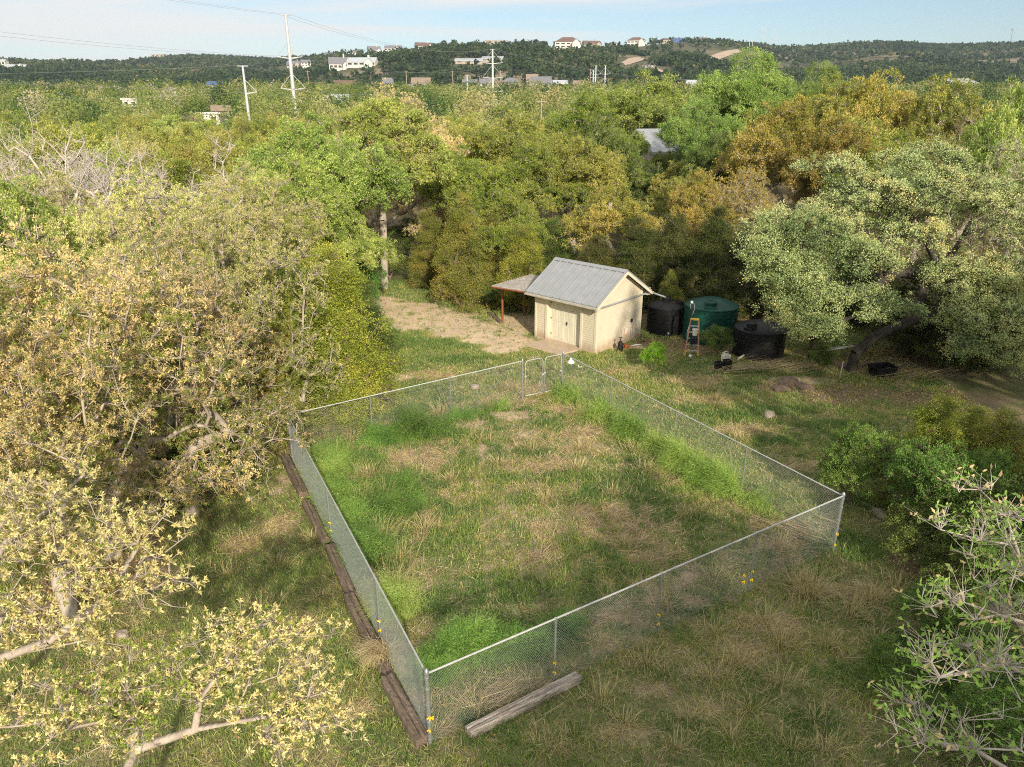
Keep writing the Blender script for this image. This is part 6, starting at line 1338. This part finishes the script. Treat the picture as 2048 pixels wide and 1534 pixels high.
# from the tallest pole towards the left foreground and back to the braced pole
AL, AR = sorted(Lof(tA_, -1), key=lambda v: -v.z), sorted(Lof(tA_, 1), key=lambda v: -v.z); BL, BR = sorted(Lof(tB_, -1), key=lambda v: -v.z), sorted(Lof(tB_, 1), key=lambda v: -v.z)
nxt = Vector((-46, -118, 3))
names = ['top', 'upper arm', 'lower arm']
for i in range(3):
    wire(AL[i], AL[i] + nxt, 2.2, 'left cable from the %s of the tallest pole out of the picture' % names[i], .013)
    wire(AR[i], AR[i] + nxt, 2.2, 'right cable from the %s of the tallest pole out of the picture' % names[i], .013)
    wire(AL[i], BL[i], 3.0, 'left cable from the %s of the tallest pole to the braced pole' % names[i], .018)
    wire(AR[i], BR[i], 3.0, 'right cable from the %s of the tallest pole to the braced pole' % names[i], .018)
q = pA2[1]
for t_, s_ in q[:1] + q[1:2]:
    wire(t_, t_ + Vector((-110, -12, -1)), 1.2, 'cable from the %s of the shorter slim pole to the left' % ('arm' if t_.z < q[-1][0].z - 1 else 'top'), .013)
    wire(t_, tC_[0][0] if t_.z < q[-1][0].z - 1 else tC_[-1][0], 3, 'cable from the %s of the shorter slim pole to the short pole' % ('arm' if t_.z < q[-1][0].z - 1 else 'top'), .016)
for i in range(4):
    wire(BL[i] if i < 3 else BR[0], BL[i] + Vector((170, 230, 4)) if i < 3 else BR[0] + Vector((175, 230, 4)), 7, 'cable from the braced pole away to the right, %s' % ['topmost', 'second', 'third', 'right topmost'][i], .022)

# far woods as one mass of crowns
def mass(name, label, mat, n, dmin, dmax, crown, q, leaf, hgt, tone_f, seed, power=.5, umax=.86):
    r_ = np.random.default_rng(seed); y = dmin + (dmax - dmin) * r_.uniform(0, 1, n) ** power; x = r_.uniform(-umax, umax, n) * y
    k = np.ones(n, bool)
    for a, b, c in KEEP:
        if b < dmin - 40: continue
        k &= ~((np.abs(x - a) < c * .62 + 3) & (y > b - (max(c * 1.1, 9) + 10 if b > 640 else 7)) & (y < b + c * .6))
    k &= ~lane(x, y); x, y = x[k], y[k]; z = height(x, y)
    # thinner where the slope shows bare soil
    if dmin > 400:
        hn = fbm(x / 60, y / 60, 55, 4); kk = r_.uniform(0, 1, len(x)) > sstep(.56, .68, hn) * .6; x, y, z = x[kk], y[kk], z[kk]
        dist_pass = r_.uniform(0, 1, len(x)) < 1; x, y, z = x[dist_pass], y[dist_pass], z[dist_pass]
    m_ = len(x); cr = crown * r_.uniform(.5, 1.3, m_) ; hh = hgt * r_.uniform(.55, 1.2, m_) * (.72 + .56 * fbm(x / 45, y / 45, 77, 3))
    tone = tone_f(x, y, r_)
    C = np.repeat(np.stack([x, y, z], -1), q, 0); R_ = np.repeat(cr, q)[:, None]; Hh = np.repeat(hh, q)
    ns = 7; so_ = r_.uniform(-1, 1, (m_, ns, 3)) * np.array([.62, .62, .3]); sid = r_.integers(0, ns, m_ * q); off = so_[np.repeat(np.arange(m_), q), sid]
    d = rand_dirs(r_, m_ * q); d[:, 2] = np.abs(d[:, 2]); d[:, 1] = np.where(r_.uniform(0, 1, m_ * q) < .7, -np.abs(d[:, 1]), d[:, 1])
    rad = r_.uniform(.75, 1.05, (m_ * q, 1)); P = C + (off + d * .5 * rad) * R_ * np.array([[1, 1, .0]]); P[:, 2] = C[:, 2] + Hh * (.48 + off[:, 2] + .42 * d[:, 2] * rad[:, 0])
    D = rand_dirs(r_, m_ * q); D = D + d * .35; D /= np.linalg.norm(D, axis=1, keepdims=True)
    sz = leaf * r_.uniform(.6, 1.3, m_ * q); V, Fc = leaves(P - D * sz[:, None] * .5, D, sz, sz * .8, r_)
    T = np.clip(np.repeat(tone, q) + r_.normal(size=m_ * q) * .07, 0, 1)
    o = link(name, arr_mesh(name, V, Fc, M[mat], T)); tag(o, label, 'woodland', kind='stuff'); return o
def tn_mid(x, y, r_): return np.clip(.05 + .75 * fbm(x / 38, y / 38, 7, 3) + r_.normal(size=len(x)) * .27, 0, 1)
def tn_hill(x, y, r_): return np.clip(-.05 + .95 * fbm(x / 90, y / 90, 8, 4) + r_.normal(size=len(x)) * .16, 0, 1)
mass('woodland', 'tan and olive woods stretching from the yard to the foot of the hills', 'wood', 1050, 112, 250, 6.0, 1050, .40, 9.5, tn_mid, 1)
mass('woodland', 'thin far strip of tan woods just below the hills', 'wood', 2300, 245, 470, 6.2, 320, .7, 9.5, tn_mid, 2)
mass('hill_woods', 'dark juniper woods covering the far hills', 'hillwood', 15000, 450, 1000, 5.0, 34, 2.6, 7.0, tn_hill, 3)
mass('hill_woods', 'dark juniper woods on the upper slopes and ridge line', 'hillwood', 26000, 980, 2050, 5.5, 16, 4.2, 7.5, tn_hill, 4)

# ------------------------------------------------------------------ haze
m = MB(); m.box((0, 1700, 98), (6400, 3900, 204 + 60)); hz = m.build('haze', M['white'])
hm, nt, out = newmat('haze'); pv = nt.nodes.new('ShaderNodeVolumePrincipled'); pv.inputs['Color'].default_value = (.55, .74, 1, 1); pv.inputs['Density'].default_value = .00009; pv.inputs['Anisotropy'].default_value = 0
nt.links.new(pv.outputs[0], out.inputs['Volume']); hm.cycles.homogeneous_volume = True; hz.data.materials.clear(); hz.data.materials.append(hm); tag(hz, 'thin bluish haze over the far hills', 'haze', kind='stuff')

# ------------------------------------------------------------------ light and sky
SUN_EL = R(25); sd = np.array([.275, -.96]); az = math.atan2(sd[0], sd[1])      # clockwise from +Y
sl = bpy.data.lights.new('sun', 'SUN'); sl.energy = 3.6; sl.angle = R(1.2); sl.color = (1, .87, .68)
so = bpy.data.objects.new('sun', sl); COL.objects.link(so)
dirv = Vector((sd[0] * math.cos(SUN_EL), sd[1] * math.cos(SUN_EL), math.sin(SUN_EL))); so.rotation_euler = dirv.to_track_quat('Z', 'Y').to_euler(); so.location = (0, -20, 40)
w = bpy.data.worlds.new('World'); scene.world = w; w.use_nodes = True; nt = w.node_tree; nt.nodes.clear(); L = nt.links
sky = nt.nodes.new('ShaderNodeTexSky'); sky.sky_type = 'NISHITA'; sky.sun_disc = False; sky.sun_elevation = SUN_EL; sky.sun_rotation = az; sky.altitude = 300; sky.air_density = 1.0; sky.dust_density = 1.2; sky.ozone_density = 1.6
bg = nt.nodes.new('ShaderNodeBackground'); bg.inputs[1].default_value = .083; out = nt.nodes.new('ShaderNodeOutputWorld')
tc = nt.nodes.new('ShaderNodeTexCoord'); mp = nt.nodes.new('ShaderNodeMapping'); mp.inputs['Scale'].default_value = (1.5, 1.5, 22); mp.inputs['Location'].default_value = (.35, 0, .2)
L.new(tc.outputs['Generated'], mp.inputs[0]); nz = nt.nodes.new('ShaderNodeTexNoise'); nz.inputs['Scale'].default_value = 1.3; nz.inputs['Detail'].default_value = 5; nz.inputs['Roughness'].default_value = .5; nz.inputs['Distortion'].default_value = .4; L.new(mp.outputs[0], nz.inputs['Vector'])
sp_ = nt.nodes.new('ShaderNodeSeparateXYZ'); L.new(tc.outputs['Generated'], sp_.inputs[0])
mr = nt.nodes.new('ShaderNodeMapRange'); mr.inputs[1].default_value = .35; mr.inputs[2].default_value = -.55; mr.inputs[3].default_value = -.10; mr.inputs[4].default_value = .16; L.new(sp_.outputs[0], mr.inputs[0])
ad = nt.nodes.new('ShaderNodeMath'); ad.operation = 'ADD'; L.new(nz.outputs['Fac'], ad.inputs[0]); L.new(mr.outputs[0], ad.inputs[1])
mo = nt.nodes.new('ShaderNodeMapRange'); mo.inputs[1].default_value = .16; mo.inputs[2].default_value = .42; mo.inputs[3].default_value = 0; mo.inputs[4].default_value = .6; L.new(sp_.outputs[2], mo.inputs[0])  # added cloud cover above the view, put there to lift the ambient light
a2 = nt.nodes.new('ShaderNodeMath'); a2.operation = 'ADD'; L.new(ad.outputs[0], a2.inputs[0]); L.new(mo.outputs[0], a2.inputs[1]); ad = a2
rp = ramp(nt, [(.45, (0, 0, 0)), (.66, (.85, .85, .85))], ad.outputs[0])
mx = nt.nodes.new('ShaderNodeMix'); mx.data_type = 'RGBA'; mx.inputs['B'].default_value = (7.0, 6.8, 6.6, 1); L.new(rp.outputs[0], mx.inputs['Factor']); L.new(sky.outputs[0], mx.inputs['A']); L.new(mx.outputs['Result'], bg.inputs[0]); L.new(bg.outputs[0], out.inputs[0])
scene.view_settings.view_transform = 'Standard'; scene.view_settings.look = 'None'; scene.view_settings.exposure = 0.7; scene.view_settings.gamma = 1
c = scene.cycles; c.max_bounces = 5; c.diffuse_bounces = 3; c.glossy_bounces = 2; c.transmission_bounces = 3; c.volume_bounces = 0; c.transparent_max_bounces = 4; c.caustics_reflective = False; c.caustics_refractive = False
c.sample_clamp_indirect = 4; c.pixel_filter_type = 'BLACKMAN_HARRIS'; c.filter_width = 1.05; c.use_denoising = False; c.denoiser = 'OPENIMAGEDENOISE'; c.denoising_input_passes = 'RGB_ALBEDO_NORMAL'; c.denoising_prefilter = 'ACCURATE'; c.use_adaptive_sampling = True; c.adaptive_threshold = .012
